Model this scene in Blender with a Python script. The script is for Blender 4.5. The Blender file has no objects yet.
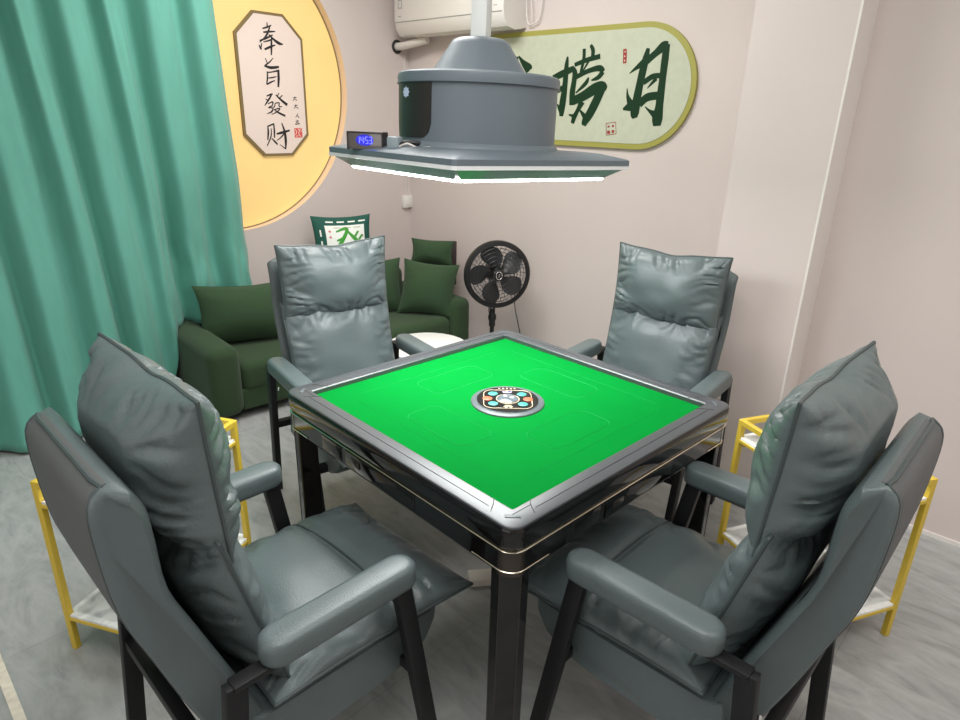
import bpy, bmesh, math, random
from mathutils import Vector, Matrix, noise
random.seed(7)
SC = bpy.context.scene
COL = SC.collection
PI = math.pi
XL, YB, YR = -2.72, 1.964, 1.554      # left wall, back wall, recessed wall right of the pillar
ZC = 2.8

# ------------------------------------------------------------------ materials
def nodes_of(name):
    m = bpy.data.materials.new(name); m.use_nodes = True
    nt = m.node_tree
    return m, nt, nt.nodes['Principled BSDF']

def mat(name, col, rough=0.5, metal=0.0, var=0.0, vscale=6.0, bump=0.0, bscale=80.0, emit=None, estr=0.0, spec=0.5, sheen=0.0, coat=0.0, stretch=None):
    m, nt, b = nodes_of(name)
    b.inputs['Base Color'].default_value = (*col, 1)
    b.inputs['Roughness'].default_value = rough
    b.inputs['Metallic'].default_value = metal
    b.inputs['Specular IOR Level'].default_value = spec
    if sheen: b.inputs['Sheen Weight'].default_value = sheen
    if coat: b.inputs['Coat Weight'].default_value = coat; b.inputs['Coat Roughness'].default_value = 0.05
    tc = nt.nodes.new('ShaderNodeTexCoord')
    src = tc.outputs['Object']
    if stretch:
        mp = nt.nodes.new('ShaderNodeMapping'); mp.inputs['Scale'].default_value = stretch
        nt.links.new(src, mp.inputs['Vector']); src = mp.outputs['Vector']
    if var:
        n = nt.nodes.new('ShaderNodeTexNoise'); n.inputs['Scale'].default_value = vscale; n.inputs['Detail'].default_value = 5
        nt.links.new(src, n.inputs['Vector'])
        r = nt.nodes.new('ShaderNodeValToRGB')
        r.color_ramp.elements[0].position = 0.3; r.color_ramp.elements[1].position = 0.7
        r.color_ramp.elements[0].color = (*[max(0, c*(1-var)) for c in col], 1)
        r.color_ramp.elements[1].color = (*[min(1, c*(1+var)) for c in col], 1)
        nt.links.new(n.outputs['Fac'], r.inputs['Fac']); nt.links.new(r.outputs['Color'], b.inputs['Base Color'])
    if bump:
        n2 = nt.nodes.new('ShaderNodeTexNoise'); n2.inputs['Scale'].default_value = bscale; n2.inputs['Detail'].default_value = 3
        nt.links.new(src, n2.inputs['Vector'])
        bp = nt.nodes.new('ShaderNodeBump'); bp.inputs['Strength'].default_value = bump; bp.inputs['Distance'].default_value = 0.004
        nt.links.new(n2.outputs['Fac'], bp.inputs['Height']); nt.links.new(bp.outputs['Normal'], b.inputs['Normal'])
    if emit:
        b.inputs['Emission Color'].default_value = (*emit, 1); b.inputs['Emission Strength'].default_value = estr
    return m

def floor_mat():
    m, nt, b = nodes_of('grey_stone_vinyl')
    tc = nt.nodes.new('ShaderNodeTexCoord')
    mp = nt.nodes.new('ShaderNodeMapping'); mp.inputs['Scale'].default_value = (1.6, 4.2, 1); mp.inputs['Rotation'].default_value = (0, 0, 0.35)
    nt.links.new(tc.outputs['Object'], mp.inputs['Vector'])
    n = nt.nodes.new('ShaderNodeTexNoise'); n.inputs['Scale'].default_value = 2.6; n.inputs['Detail'].default_value = 9; n.inputs['Distortion'].default_value = 1.6; n.inputs['Roughness'].default_value = .62
    nt.links.new(mp.outputs['Vector'], n.inputs['Vector'])
    r = nt.nodes.new('ShaderNodeValToRGB'); e = r.color_ramp.elements
    e[0].position = .30; e[0].color = (.27, .278, .278, 1); e[1].position = .70; e[1].color = (.43, .44, .435, 1)
    x = e.new(.5); x.color = (.36, .368, .365, 1)
    nt.links.new(n.outputs['Fac'], r.inputs['Fac'])
    # pale veins
    n3 = nt.nodes.new('ShaderNodeTexNoise'); n3.inputs['Scale'].default_value = 1.9; n3.inputs['Detail'].default_value = 4; n3.inputs['Distortion'].default_value = .9
    nt.links.new(mp.outputs['Vector'], n3.inputs['Vector'])
    sub = nt.nodes.new('ShaderNodeMath'); sub.operation = 'SUBTRACT'; sub.inputs[1].default_value = .5
    ab = nt.nodes.new('ShaderNodeMath'); ab.operation = 'ABSOLUTE'
    nt.links.new(n3.outputs['Fac'], sub.inputs[0]); nt.links.new(sub.outputs[0], ab.inputs[0])
    r2 = nt.nodes.new('ShaderNodeValToRGB'); r2.color_ramp.elements[0].position = 0; r2.color_ramp.elements[0].color = (.42, .42, .42, 1)
    r2.color_ramp.elements[1].position = .09; r2.color_ramp.elements[1].color = (0, 0, 0, 1)
    nt.links.new(ab.outputs[0], r2.inputs['Fac'])
    mx = nt.nodes.new('ShaderNodeMix'); mx.data_type = 'RGBA'
    mx.inputs['B'].default_value = (.50, .51, .50, 1)
    nt.links.new(r2.outputs['Color'], mx.inputs['Factor']); nt.links.new(r.outputs['Color'], mx.inputs['A'])
    # tile joints
    br = nt.nodes.new('ShaderNodeTexBrick'); br.offset = 0.0; br.inputs['Scale'].default_value = 1; br.inputs['Mortar Size'].default_value = .0012
    br.inputs['Brick Width'].default_value = .9; br.inputs['Row Height'].default_value = .9
    br.inputs['Color1'].default_value = br.inputs['Color2'].default_value = (1, 1, 1, 1); br.inputs['Mortar'].default_value = (.72, .72, .72, 1)
    nt.links.new(tc.outputs['Object'], br.inputs['Vector'])
    mu = nt.nodes.new('ShaderNodeMix'); mu.data_type = 'RGBA'; mu.blend_type = 'MULTIPLY'; mu.inputs['Factor'].default_value = 1
    nt.links.new(mx.outputs['Result'], mu.inputs['A']); nt.links.new(br.outputs['Color'], mu.inputs['B'])
    nt.links.new(mu.outputs['Result'], b.inputs['Base Color'])
    b.inputs['Roughness'].default_value = .38
    bp = nt.nodes.new('ShaderNodeBump'); bp.inputs['Strength'].default_value = .08; bp.inputs['Distance'].default_value = .01
    nt.links.new(n.outputs['Fac'], bp.inputs['Height']); nt.links.new(bp.outputs['Normal'], b.inputs['Normal'])
    return m

def marble_mat():
    m, nt, b = nodes_of('white_marble')
    tc = nt.nodes.new('ShaderNodeTexCoord')
    n = nt.nodes.new('ShaderNodeTexNoise'); n.inputs['Scale'].default_value = 5; n.inputs['Detail'].default_value = 8; n.inputs['Distortion'].default_value = 2.5
    nt.links.new(tc.outputs['Object'], n.inputs['Vector'])
    r = nt.nodes.new('ShaderNodeValToRGB'); e = r.color_ramp.elements
    e[0].position = .36; e[0].color = (.62, .63, .62, 1); e[1].position = .5; e[1].color = (.86, .87, .85, 1)
    nt.links.new(n.outputs['Fac'], r.inputs['Fac']); nt.links.new(r.outputs['Color'], b.inputs['Base Color'])
    b.inputs['Roughness'].default_value = .18
    return m

M = {}
M['wall'] = mat('pinkish_wall_paint', (.66, .582, .552), .75, var=.02, vscale=1.5, bump=.08, bscale=160)
M['niche'] = mat('reveal_with_gold_glow', (.86, .66, .48), .6)  # peach glow off the gold panel, put into the reveal's colour
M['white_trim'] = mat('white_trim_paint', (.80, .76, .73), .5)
M['ceiling'] = mat('white_ceiling', (.8, .78, .75), .8)
M['floor'] = floor_mat()
M['threshold'] = mat('worn_cream_strip', (.80, .74, .62), .6, var=.12, vscale=40)
M['leather'] = mat('grey_leather', (.101, .130, .132), .36, var=.06, vscale=7, bump=.22, bscale=260, spec=.5)
M['leather_back'] = mat('grey_back_fabric', (.098, .104, .104), .62, var=.05, bump=.25, bscale=420)
M['piping'] = mat('dark_grey_piping', (.055, .072, .073), .45)
M['black_metal'] = mat('black_powder_steel', (.010, .010, .011), .5, bump=.05, spec=.3)
M['bolt'] = mat('silver_bolt', (.75, .75, .74), .25, metal=1)
M['felt'] = mat('bright_green_felt', (.0005, .20, .026), .9, var=.03, vscale=5, bump=.15, bscale=500, spec=.04)
M['felt_line'] = mat('pale_green_felt_groove', (.008, .27, .055), .85, spec=.15)
M['rim'] = mat('dark_grey_satin_rim', (.058, .064, .071), .36, bump=.03, bscale=500, spec=.8)
M['rim_line'] = mat('black_seam', (.01, .01, .012), .4)
M['gloss_black'] = mat('gloss_black_lacquer', (.005, .0045, .0045), .08, spec=.5)
M['brown_metal'] = mat('smoked_bronze_metal', (.055, .045, .038), .2, metal=.55)
M['gold_line'] = mat('champagne_trim', (.8, .72, .58), .2, metal=1)
M['ring_grey'] = mat('translucent_grey_ring', (.10, .12, .13), .35)
M['cons_black'] = mat('console_black', (.006, .006, .008), .2)
M['cream'] = mat('cream_outline', (.75, .62, .42), .4)
M['teal_btn'] = mat('teal_button', (.05, .30, .25), .4)
M['orange_btn'] = mat('orange_button', (.62, .12, .05), .4)
M['dome'] = mat('clear_dome_smoke', (.12, .15, .17), .05, spec=.8)
M['dice'] = mat('white_dice', (.8, .8, .78), .3)
M['violet'] = mat('pale_violet_emblem', (.5, .42, .8), .4)
M['lamp_grey'] = mat('lamp_blue_grey_plastic', (.135, .170, .195), .42, bump=.10, bscale=600)
M['lamp_dark'] = mat('dark_olive_black_panel', (.022, .021, .019), .4)
M['skirt'] = mat('acrylic_with_felt_reflection', (.16, .23, .20), .15)  # the green is the table's reflection, painted into the acrylic
M['lamp_white'] = mat('white_plastic_trim', (.82, .83, .84), .3)
M['led'] = mat('white_led_panel', (.9, .9, .9), .4, emit=(.97, 1, 1), estr=16)
M['pole'] = mat('white_painted_pole', (.82, .85, .83), .35)
M['badge'] = mat('pale_blue_badge', (.55, .65, .85), .4)
M['blue_led'] = mat('blue_led_digits', (.02, .02, .3), .3, emit=(.08, .09, 1.0), estr=4)
M['blue_glow'] = mat('blue_led_screen', (.03, .03, .25), .2, emit=(.02, .02, .6), estr=.7)
M['smoke_case'] = mat('smoky_mirror_plastic', (.20, .185, .18), .12, metal=.5)
M['clock_frame'] = mat('clock_edge_dark', (.05, .045, .045), .3)
M['curtain'] = mat('teal_green_curtain', (.11, .36, .283), .78, var=.05, vscale=30, bump=.2, bscale=350, sheen=.15, stretch=(1, 1, .25))
M['sofa'] = mat('dark_green_sofa_fabric', (.026, .058, .020), .9, var=.12, vscale=120, bump=.35, bscale=500, sheen=.1)
M['cushion'] = mat('dark_green_cushion', (.024, .060, .021), .88, var=.1, vscale=90, bump=.3, bscale=500, sheen=.1)
M['board'] = mat('dark_brown_board', (.028, .016, .014), .5, var=.15, vscale=14)
M['tile_dark'] = mat('bottle_green_pillow', (.008, .085, .062), .8, bump=.2, bscale=400)
M['tile_white'] = mat('white_pillow_print', (.80, .83, .78), .8)
M['tile_green'] = mat('leaf_green_print', (.05, .30, .03), .8)
M['print_red'] = mat('faded_red_print', (.60, .20, .20), .8)
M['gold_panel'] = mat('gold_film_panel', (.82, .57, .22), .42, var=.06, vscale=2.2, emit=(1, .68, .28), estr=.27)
M['plaque'] = mat('pale_pink_plaque', (.84, .70, .63), .6)
M['plaque_border'] = mat('olive_brown_border', (.22, .155, .06), .5)
M['ink'] = mat('black_ink', (.012, .01, .012), .6)
M['seal'] = mat('red_seal', (.70, .09, .07), .6)
M['seal_pale'] = mat('pale_seal_mark', (.85, .6, .52), .6)
M['sign'] = mat('pale_sage_sign', (.515, .545, .42), .6, var=.04, vscale=30)
M['sign_border'] = mat('olive_border', (.36, .34, .075), .5)
M['sign_ink'] = mat('deep_green_ink', (.008, .036, .014), .6, spec=.2)
M['seal_dark'] = mat('dark_red_seal', (.30, .035, .03), .6)
M['ac_white'] = mat('aircon_white_plastic', (.78, .755, .72), .35)
M['ac_line'] = mat('aircon_grey_line', (.33, .33, .33), .5)
M['pipe_white'] = mat('wrapped_white_hose', (.70, .66, .61), .7, bump=.3, bscale=60)
M['hole'] = mat('black_rubber_collar', (.02, .02, .02), .6)
M['white_plastic'] = mat('white_switch_plastic', (.80, .78, .74), .35)
M['fan_black'] = mat('fan_black_plastic', (.010, .010, .011), .35)
M['fan_blade'] = mat('fan_dark_grey_blade', (.034, .035, .037), .32)
M['chrome'] = mat('chrome_ring', (.8, .8, .8), .15, metal=1)
M['rack_gold'] = mat('yellow_gold_steel', (.74, .53, .055), .32, metal=.2)
M['marble'] = marble_mat()
M['table_white'] = mat('white_laminate', (.82, .82, .79), .3)
M['black_cable'] = mat('black_cable', (.012, .012, .012), .5)
M['white_cable'] = mat('white_cable', (.72, .68, .64), .5)
M['adapter'] = mat('offwhite_adapter', (.72, .68, .60), .5)
M['adapter_grey'] = mat('blue_grey_adapter', (.28, .34, .37), .45)

# ------------------------------------------------------------------ helpers
def link(name, data, parent=None):
    o = bpy.data.objects.new(name, data); COL.objects.link(o)
    if parent is not None: o.parent = parent
    return o

def obj(name, bm, m, parent=None, smooth=True, angle=40):
    me = bpy.data.meshes.new(name)
    bmesh.ops.recalc_face_normals(bm, faces=bm.faces[:])
    bm.to_mesh(me); bm.free()
    for x in (m if isinstance(m, (list, tuple)) else [m]): me.materials.append(x)
    if smooth:
        for p in me.polygons: p.use_smooth = True
        try: me.set_sharp_from_angle(angle=math.radians(angle))
        except Exception: pass
    return link(name, me, parent)

def thing(name, label, cat, loc=(0, 0, 0), rz=0.0, group=None):
    o = link(name, None); o.location = loc; o.rotation_euler = (0, 0, rz)
    return tag(o, label, cat, group)

def tag(o, label, cat, group=None, kind=None):
    o['label'] = label; o['category'] = cat
    if group: o['group'] = group
    if kind: o['kind'] = kind
    return o

def struct(name, bm, m, smooth=False):
    o = obj(name, bm, m, None, smooth); o['kind'] = 'structure'; return o

def box(bm, c, s, bev=0.0, seg=2, mtx=None):
    r = bmesh.ops.create_cube(bm, size=1.0)
    vs = r['verts']
    for v in vs: v.co = Vector((v.co.x*s[0]+c[0], v.co.y*s[1]+c[1], v.co.z*s[2]+c[2]))
    if bev:
        es = list({e for v in vs for e in v.link_edges})
        rr = bmesh.ops.bevel(bm, geom=es, offset=bev, segments=seg, affect='EDGES', profile=.5)
        vs = list({v for f in rr['faces'] for v in f.verts} | {v for v in vs if v.is_valid})
    if mtx:
        for v in vs: v.co = mtx @ v.co
    return vs

def bar(bm, a, b, w, d, side=(1, 0, 0), bev=.003):
    """rectangular bar from a to b; w is measured along `side`, d across it"""
    a, b = Vector(a), Vector(b); z = (b-a); L = z.length; z.normalize()
    x = Vector(side); x = (x - z*x.dot(z)).normalized(); y = z.cross(x)
    mt = Matrix(((x.x, y.x, z.x, 0), (x.y, y.y, z.y, 0), (x.z, y.z, z.z, 0), (0, 0, 0, 1)))
    mt.translation = (a+b)/2
    box(bm, (0, 0, 0), (w, d, L), bev, 2, mt)

def tube(bm, pts, r, seg=8, closed=False, caps=True):
    pts = [Vector(p) for p in pts]; n = len(pts); rings = []
    up = None
    for i, p in enumerate(pts):
        if closed: t = pts[(i+1) % n]-pts[i-1]
        else: t = pts[min(i+1, n-1)]-pts[max(i-1, 0)]
        t.normalize()
        if up is None:
            up = Vector((0, 0, 1)) if abs(t.z) < .9 else Vector((1, 0, 0))
        x = up - t*up.dot(t)
        if x.length < 1e-5: x = Vector((1, 0, 0)) - t*t.x
        x.normalize(); y = t.cross(x); up = x
        rr = r[i] if isinstance(r, (list, tuple)) else r
        rings.append([bm.verts.new(p+(x*math.cos(2*PI*k/seg)+y*math.sin(2*PI*k/seg))*rr) for k in range(seg)])
    for i in range(n if closed else n-1):
        A, B = rings[i], rings[(i+1) % n]
        for k in range(seg): bm.faces.new((A[k], A[(k+1) % seg], B[(k+1) % seg], B[k]))
    if caps and not closed:
        bm.faces.new(rings[0][::-1]); bm.faces.new(rings[-1])

def smooth_path(pts, n=8, closed=False):
    P = [Vector(p) for p in pts]; out = []; N = len(P)
    for i in range(N if closed else N-1):
        if closed: a, b, c, d = P[i-1], P[i], P[(i+1) % N], P[(i+2) % N]
        else: a, b, c, d = P[max(i-1, 0)], P[i], P[i+1], P[min(i+2, N-1)]
        for k in range(n):
            t = k/n
            out.append(.5*((2*b)+(-a+c)*t+(2*a-5*b+4*c-d)*t*t+(-a+3*b-3*c+d)*t**3))
    if not closed: out.append(P[-1])
    return out

def lathe(bm, prof, seg=48, c=(0, 0, 0), cap=True):
    rings = []
    for (r, z) in prof:
        if r < 1e-6: rings.append([bm.verts.new((c[0], c[1], c[2]+z))])
        else: rings.append([bm.verts.new((c[0]+r*math.cos(2*PI*k/seg), c[1]+r*math.sin(2*PI*k/seg), c[2]+z)) for k in range(seg)])
    for A, B in zip(rings, rings[1:]):
        for k in range(seg):
            k2 = (k+1) % seg
            if len(A) == 1: bm.faces.new((A[0], B[k], B[k2]))
            elif len(B) == 1: bm.faces.new((A[k], A[k2], B[0]))
            else: bm.faces.new((A[k], A[k2], B[k2], B[k]))
    if cap:
        if len(rings[0]) > 1: bm.faces.new(rings[0][::-1])
        if len(rings[-1]) > 1: bm.faces.new(rings[-1])

def rrect(hx, hy, r, n=6, chamfer=False):
    out = []
    for (sx, sy, a0) in ((1, 1, 0), (-1, 1, 90), (-1, -1, 180), (1, -1, 270)):
        for k in range(n+1):
            a = math.radians(a0+90*k/n)
            out.append((sx*(hx-r)+r*math.cos(a), sy*(hy-r)+r*math.sin(a)))
    return out

def loft(bm, loops, cap0=True, cap1=True, closed_v=False):
    R = [[bm.verts.new(p) for p in L] for L in loops]
    n = len(R[0])
    pairs = list(zip(R, R[1:])) + ([(R[-1], R[0])] if closed_v else [])
    for A, B in pairs:
        for k in range(n): bm.faces.new((A[k], A[(k+1) % n], B[(k+1) % n], B[k]))
    if not closed_v:
        if cap0: bm.faces.new(R[0][::-1])
        if cap1: bm.faces.new(R[-1])

def sstep(x, a, b):
    t = max(0., min(1., (x-a)/(b-a))); return t*t*(3-2*t)

def creases(u, v, seed, ku=7., kv=7.):
    """puckers running inwards from the seams, 0 in the middle of a cushion"""
    eu, ev = sstep(abs(u), .45, .95), sstep(abs(v), .45, .95)
    wx, wy = .35*noise.noise(Vector((u*1.7, v*1.7, seed+2))), .35*noise.noise(Vector((u*1.7, v*1.7, seed+30)))
    a = 1-abs(noise.noise(Vector((u*.8+seed*3.1, (v+wx)*ku*.62, seed))))*2.8
    b = 1-abs(noise.noise(Vector(((u+wy)*kv*.62, v*.8+seed*1.7, seed+9))))*2.8
    d = 1-abs(noise.noise(Vector(((u+v)*1.2+seed, (u-v)*3.4, seed+14))))*3.6
    g = noise.noise(Vector((u*1.6+seed, v*1.6, seed+4)))
    return max(0, a)**2*eu + max(0, b)**2*ev + .22*max(0, d)**2*max(eu, ev) - .7*g

def cushion(bm, w, h, tf, tb, place, seed=1, nu=44, nv=36, p=3.2, q=.5, pucker=.006, pinch=.03, side_bow=.0):
    """closed two-sided cushion; place(a, b, c) puts width a, height b, thickness c into the thing's frame"""
    def dens(t): return math.sin(t*PI/2)          # more rows near the seam
    edge = {}
    def pt(i, j, sgn):
        u, v = dens(-1+2*i/nu), dens(-1+2*j/nv)
        a = u*w/2*(1-pinch*(1-abs(v)**2)*1.0)*(1+side_bow*v)
        b = v*h/2*(1-pinch*(1-abs(u)**2)*1.0)
        T = tf if sgn > 0 else tb
        c = T*((max(0, 1-abs(u)**p))*(max(0, 1-abs(v)**p)))**q
        if 0 < i < nu and 0 < j < nv: c -= pucker*creases(u, v, seed+(0 if sgn > 0 else 20))*min(1, c/T*1.4)
        return place(a, b, c*sgn)
    G = []
    for sgn in (1, -1):
        g = []
        for i in range(nu+1):
            row = []
            for j in range(nv+1):
                if i in (0, nu) or j in (0, nv):
                    if (i, j) not in edge: edge[(i, j)] = bm.verts.new(pt(i, j, sgn))
                    row.append(edge[(i, j)])
                else: row.append(bm.verts.new(pt(i, j, sgn)))
            g.append(row)
        G.append(g)
        for i in range(nu):
            for j in range(nv):
                q4 = (g[i][j], g[i+1][j], g[i+1][j+1], g[i][j+1])
                bm.faces.new(q4 if sgn > 0 else q4[::-1])
    ring = [edge[(i, 0)].co.copy() for i in range(nu)] + [edge[(nu, j)].co.copy() for j in range(nv)] + \
           [edge[(i, nv)].co.copy() for i in range(nu, 0, -1)] + [edge[(0, j)].co.copy() for j in range(nv, 0, -1)]
    return ring

def copy_tree(o, parent=None):
    c = o.copy(); COL.objects.link(c)
    if parent is not None: c.parent = parent
    for ch in list(o.children): copy_tree(ch, c)
    return c

def ribbon(bm, strokes, place, lift=(0, 0, 0)):
    """brush strokes: lists of (s, t, width), drawn as flat strips through place(s, t)"""
    for si, st in enumerate(strokes):
        up = Vector(lift)*si
        P = [Vector((x, y, w)) for x, y, w in st]
        Q = smooth_path(P, 7) if len(P) > 1 else P
        prev = None
        for i, p in enumerate(Q):
            t = Q[min(i+1, len(Q)-1)]-Q[max(i-1, 0)]
            L = math.hypot(t.x, t.y) or 1e-6
            n = (-t.y/L, t.x/L); w = max(p.z, .0006)/2
            A = bm.verts.new(Vector(place(p.x+n[0]*w, p.y+n[1]*w))+up); B = bm.verts.new(Vector(place(p.x-n[0]*w, p.y-n[1]*w))+up)
            if prev: bm.faces.new((prev[0], prev[1], B, A))
            prev = (A, B)

def poly(bm, pts):
    return bm.faces.new([bm.verts.new(p) for p in pts])

# brush strokes: (across, up, width) in metres on the plane they are painted on
W_FENG=[[(0.8994,2.061,0.005),(0.899,2.0431,0.0088),(0.8996,2.0292,0.0088)],[(0.8665,2.0242,0.0075),(0.8945,2.0326,0.01),(0.9268,2.0471,0.0063)],[(0.8698,2.0039,0.0088),(0.9059,2.0102,0.0114),(0.9494,2.0155,0.0064)],[(0.8405,1.9564,0.0062),(0.8814,1.9713,0.0113),(0.9306,1.9945,0.0076)],[(0.9157,2.0392,0.0076),(0.8984,2.0039,0.0113),(0.8748,1.9736,0.0101),(0.8395,1.9468,0.0037)],[(0.9045,1.996,0.0063),(0.9333,1.9721,0.0128),(0.9666,1.9533,0.0181),(0.9952,1.9488,0.0065)],[(0.8333,1.9334,0.005),(0.843,1.9156,0.0126),(0.8491,1.9093,0.0063)],[(0.8527,1.9434,0.0075),(0.8481,1.9261,0.0075),(0.8436,1.9088,0.005)],[(0.8644,1.9512,0.005),(0.9011,1.9618,0.0089),(0.9335,1.9744,0.0051)],[(0.8684,1.9108,0.0114),(0.9044,1.9263,0.0127),(0.9421,1.9409,0.0064)],[(0.9202,1.9805,0.0076),(0.9167,1.9376,0.0128),(0.9105,1.8826,0.009)]]
W_ZHI=[[(0.867,1.8639,0.0038),(0.8755,1.8456,0.0064),(0.8775,1.8313,0.0051)],[(0.921,1.8678,0.0039),(0.8962,1.8441,0.0077),(0.865,1.8235,0.0089)],[(0.8564,1.8207,0.0089),(0.9001,1.8125,0.0168),(0.956,1.8201,0.0131)],[(0.8734,1.7905,0.0064),(0.872,1.7554,0.0103),(0.8623,1.715,0.0078)],[(0.8748,1.7836,0.0077),(0.9119,1.7899,0.0078),(0.9569,1.8002,0.0118)],[(0.9496,1.798,0.0144),(0.9475,1.7536,0.0158),(0.9406,1.7044,0.0119)],[(0.8787,1.7528,0.0065),(0.9051,1.7572,0.0078),(0.9342,1.7647,0.0052)],[(0.866,1.717,0.0091),(0.8919,1.73,0.0091),(0.9213,1.7415,0.0052)]]
W_FA=[[(0.8556,1.6493,0.0069),(0.883,1.6599,0.0098),(0.8985,1.6636,0.007)],[(0.8906,1.6602,0.0084),(0.8688,1.6307,0.0112),(0.8366,1.5947,0.0056)],[(0.8465,1.6331,0.0055),(0.8642,1.6229,0.0084)],[(0.9187,1.6593,0.007),(0.9493,1.6334,0.0128),(0.9933,1.6022,0.0188)],[(0.9648,1.6585,0.0057),(0.9421,1.6396,0.0071)],[(0.9427,1.6705,0.0057),(0.9279,1.652,0.0057)],[(0.8586,1.6049,0.0056),(0.894,1.6174,0.0084),(0.8882,1.598,0.007)],[(0.8627,1.5858,0.0056),(0.8919,1.5962,0.007)],[(0.8601,1.5825,0.0056),(0.8904,1.5813,0.0071),(0.8807,1.5604,0.0099),(0.8491,1.5481,0.0042)],[(0.9085,1.6095,0.0057),(0.9046,1.5933,0.0071),(0.8927,1.5814,0.0042)],[(0.9085,1.6095,0.0057),(0.9373,1.6136,0.0071),(0.9355,1.5941,0.0071),(0.957,1.5914,0.0043)],[(0.8972,1.5724,0.0057),(0.9389,1.5812,0.0071),(0.9192,1.5612,0.0071),(0.8791,1.5442,0.0042)],[(0.9024,1.5706,0.0057),(0.9302,1.5549,0.0114),(0.9739,1.5374,0.0116)]]
W_CAI=[[(0.8459,1.4787,0.0071),(0.8454,1.4362,0.0128),(0.8373,1.3934,0.0086)],[(0.8454,1.4741,0.0085),(0.8914,1.4902,0.01)],[(0.8882,1.4889,0.0086),(0.8883,1.4428,0.0115),(0.8848,1.4063,0.0086)],[(0.8672,1.4625,0.0057),(0.8626,1.4164,0.0086),(0.8299,1.3583,0.0071)],[(0.8653,1.4044,0.0057),(0.8864,1.383,0.0116),(0.9043,1.3661,0.0102)],[(0.9026,1.4295,0.0101),(0.9506,1.4395,0.016),(0.9978,1.451,0.0103)],[(0.944,1.4947,0.0072),(0.9604,1.4429,0.0146),(0.9634,1.3891,0.0177),(0.9585,1.3362,0.0074)],[(0.9587,1.3383,0.0074),(0.92,1.3659,0.0036)],[(0.9579,1.4329,0.0088),(0.9278,1.4061,0.0073),(0.8987,1.3896,0.0036)]]
W_SIDE=[[(1.0383,1.6449,0.0029),(1.053,1.648,0.0051),(1.0651,1.6484,0.0029)],[(1.0511,1.6545,0.0029),(1.0475,1.6399,0.0044),(1.0352,1.6277,0.0022)],[(1.0507,1.64,0.0029),(1.0598,1.6338,0.0051),(1.0675,1.6301,0.0037)],[(1.0423,1.5989,0.0029),(1.057,1.602,0.0051),(1.0691,1.6023,0.0029)],[(1.0552,1.6086,0.0029),(1.0515,1.5939,0.0044),(1.0391,1.5817,0.0022)],[(1.0547,1.594,0.0029),(1.0638,1.5876,0.0052),(1.0716,1.5838,0.0037)],[(1.0634,1.5543,0.003),(1.0574,1.5408,0.0044),(1.045,1.5292,0.0022)],[(1.0593,1.5442,0.003),(1.0681,1.5336,0.0052),(1.0741,1.527,0.0037)],[(1.0446,1.5058,0.003),(1.0595,1.5086,0.0052),(1.0717,1.5088,0.003)],[(1.0576,1.5153,0.003),(1.0539,1.5005,0.0045),(1.0415,1.4883,0.0022)],[(1.0571,1.5005,0.003),(1.0664,1.4939,0.0052),(1.0742,1.4899,0.0037)],[(1.0413,1.4869,0.0037),(1.0578,1.4891,0.0045),(1.0744,1.4919,0.003)]]
W_SEAL=[[(1.0622,1.4648,0.0),(1.0622,1.4648,0.0627),(1.0572,1.4062,0.0631)]]
W_SEALM=[[(1.0363,1.4565,0.0045),(1.0473,1.443,0.006),(1.0374,1.4226,0.0045)],[(1.0566,1.4566,0.0045),(1.0686,1.4533,0.006),(1.0625,1.4294,0.006),(1.0775,1.4123,0.0045)],[(1.0774,1.4601,0.0037),(1.0815,1.4397,0.0053)],[(1.0407,1.4145,0.0045),(1.0575,1.4192,0.0052)]]
W_LAO=[[(-1.2992,1.8974,0.0107),(-1.3029,1.8456,0.0269),(-1.3063,1.7293,0.0346),(-1.316,1.6342,0.0407),(-1.3175,1.5763,0.0242)],[(-1.3961,1.7855,0.0277),(-1.3288,1.8077,0.0344),(-1.2485,1.835,0.0265)],[(-1.3613,1.7155,0.0259),(-1.3274,1.7295,0.0256),(-1.2944,1.7488,0.0199)],[(-1.3119,1.5861,0.0223),(-1.3335,1.614,0.0186),(-1.3522,1.6436,0.0074)],[(-1.1878,1.9334,0.0189),(-1.1865,1.8799,0.019),(-1.1998,1.811,0.0158)],[(-1.1465,1.9507,0.0153),(-1.1281,1.922,0.022),(-1.1282,1.8853,0.0187)],[(-1.247,1.8517,0.0194),(-1.1623,1.8753,0.0224),(-1.0768,1.8907,0.0235)],[(-1.1417,1.8843,0.012),(-1.1647,1.8493,0.0104),(-1.1909,1.8123,0.007)],[(-1.2642,1.8385,0.0213),(-1.2414,1.8135,0.0301),(-1.2423,1.7675,0.0303),(-1.2489,1.7055,0.0342),(-1.2459,1.6387,0.0327)],[(-1.229,1.7887,0.023),(-1.1468,1.8188,0.0225),(-1.0752,1.8304,0.0288),(-1.0511,1.8106,0.0287)],[(-1.0513,1.8129,0.0253),(-1.0798,1.7838,0.0222),(-1.1241,1.7695,0.0069)],[(-1.1434,1.7849,0.0087),(-1.1603,1.7548,0.021),(-1.2241,1.7038,0.0072)],[(-1.2508,1.6584,0.0399),(-1.1735,1.6859,0.046),(-1.0979,1.7238,0.0536),(-1.0457,1.7347,0.0511),(-1.017,1.7254,0.0169)],[(-1.0453,1.7309,0.0426),(-1.0813,1.6591,0.0469),(-1.1145,1.597,0.0459),(-1.1427,1.5573,0.0411),(-1.1532,1.5294,0.027)],[(-1.176,1.6587,0.0356),(-1.202,1.6115,0.0234),(-1.2241,1.5715,0.0273),(-1.2337,1.5393,0.0202)],[(-1.2642,1.5868,0.0055),(-1.2354,1.5809,0.0164),(-1.2145,1.5797,0.02)],[(-1.1958,1.621,0.0036),(-1.162,1.5885,0.0215),(-1.1443,1.573,0.0321)]]
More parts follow.
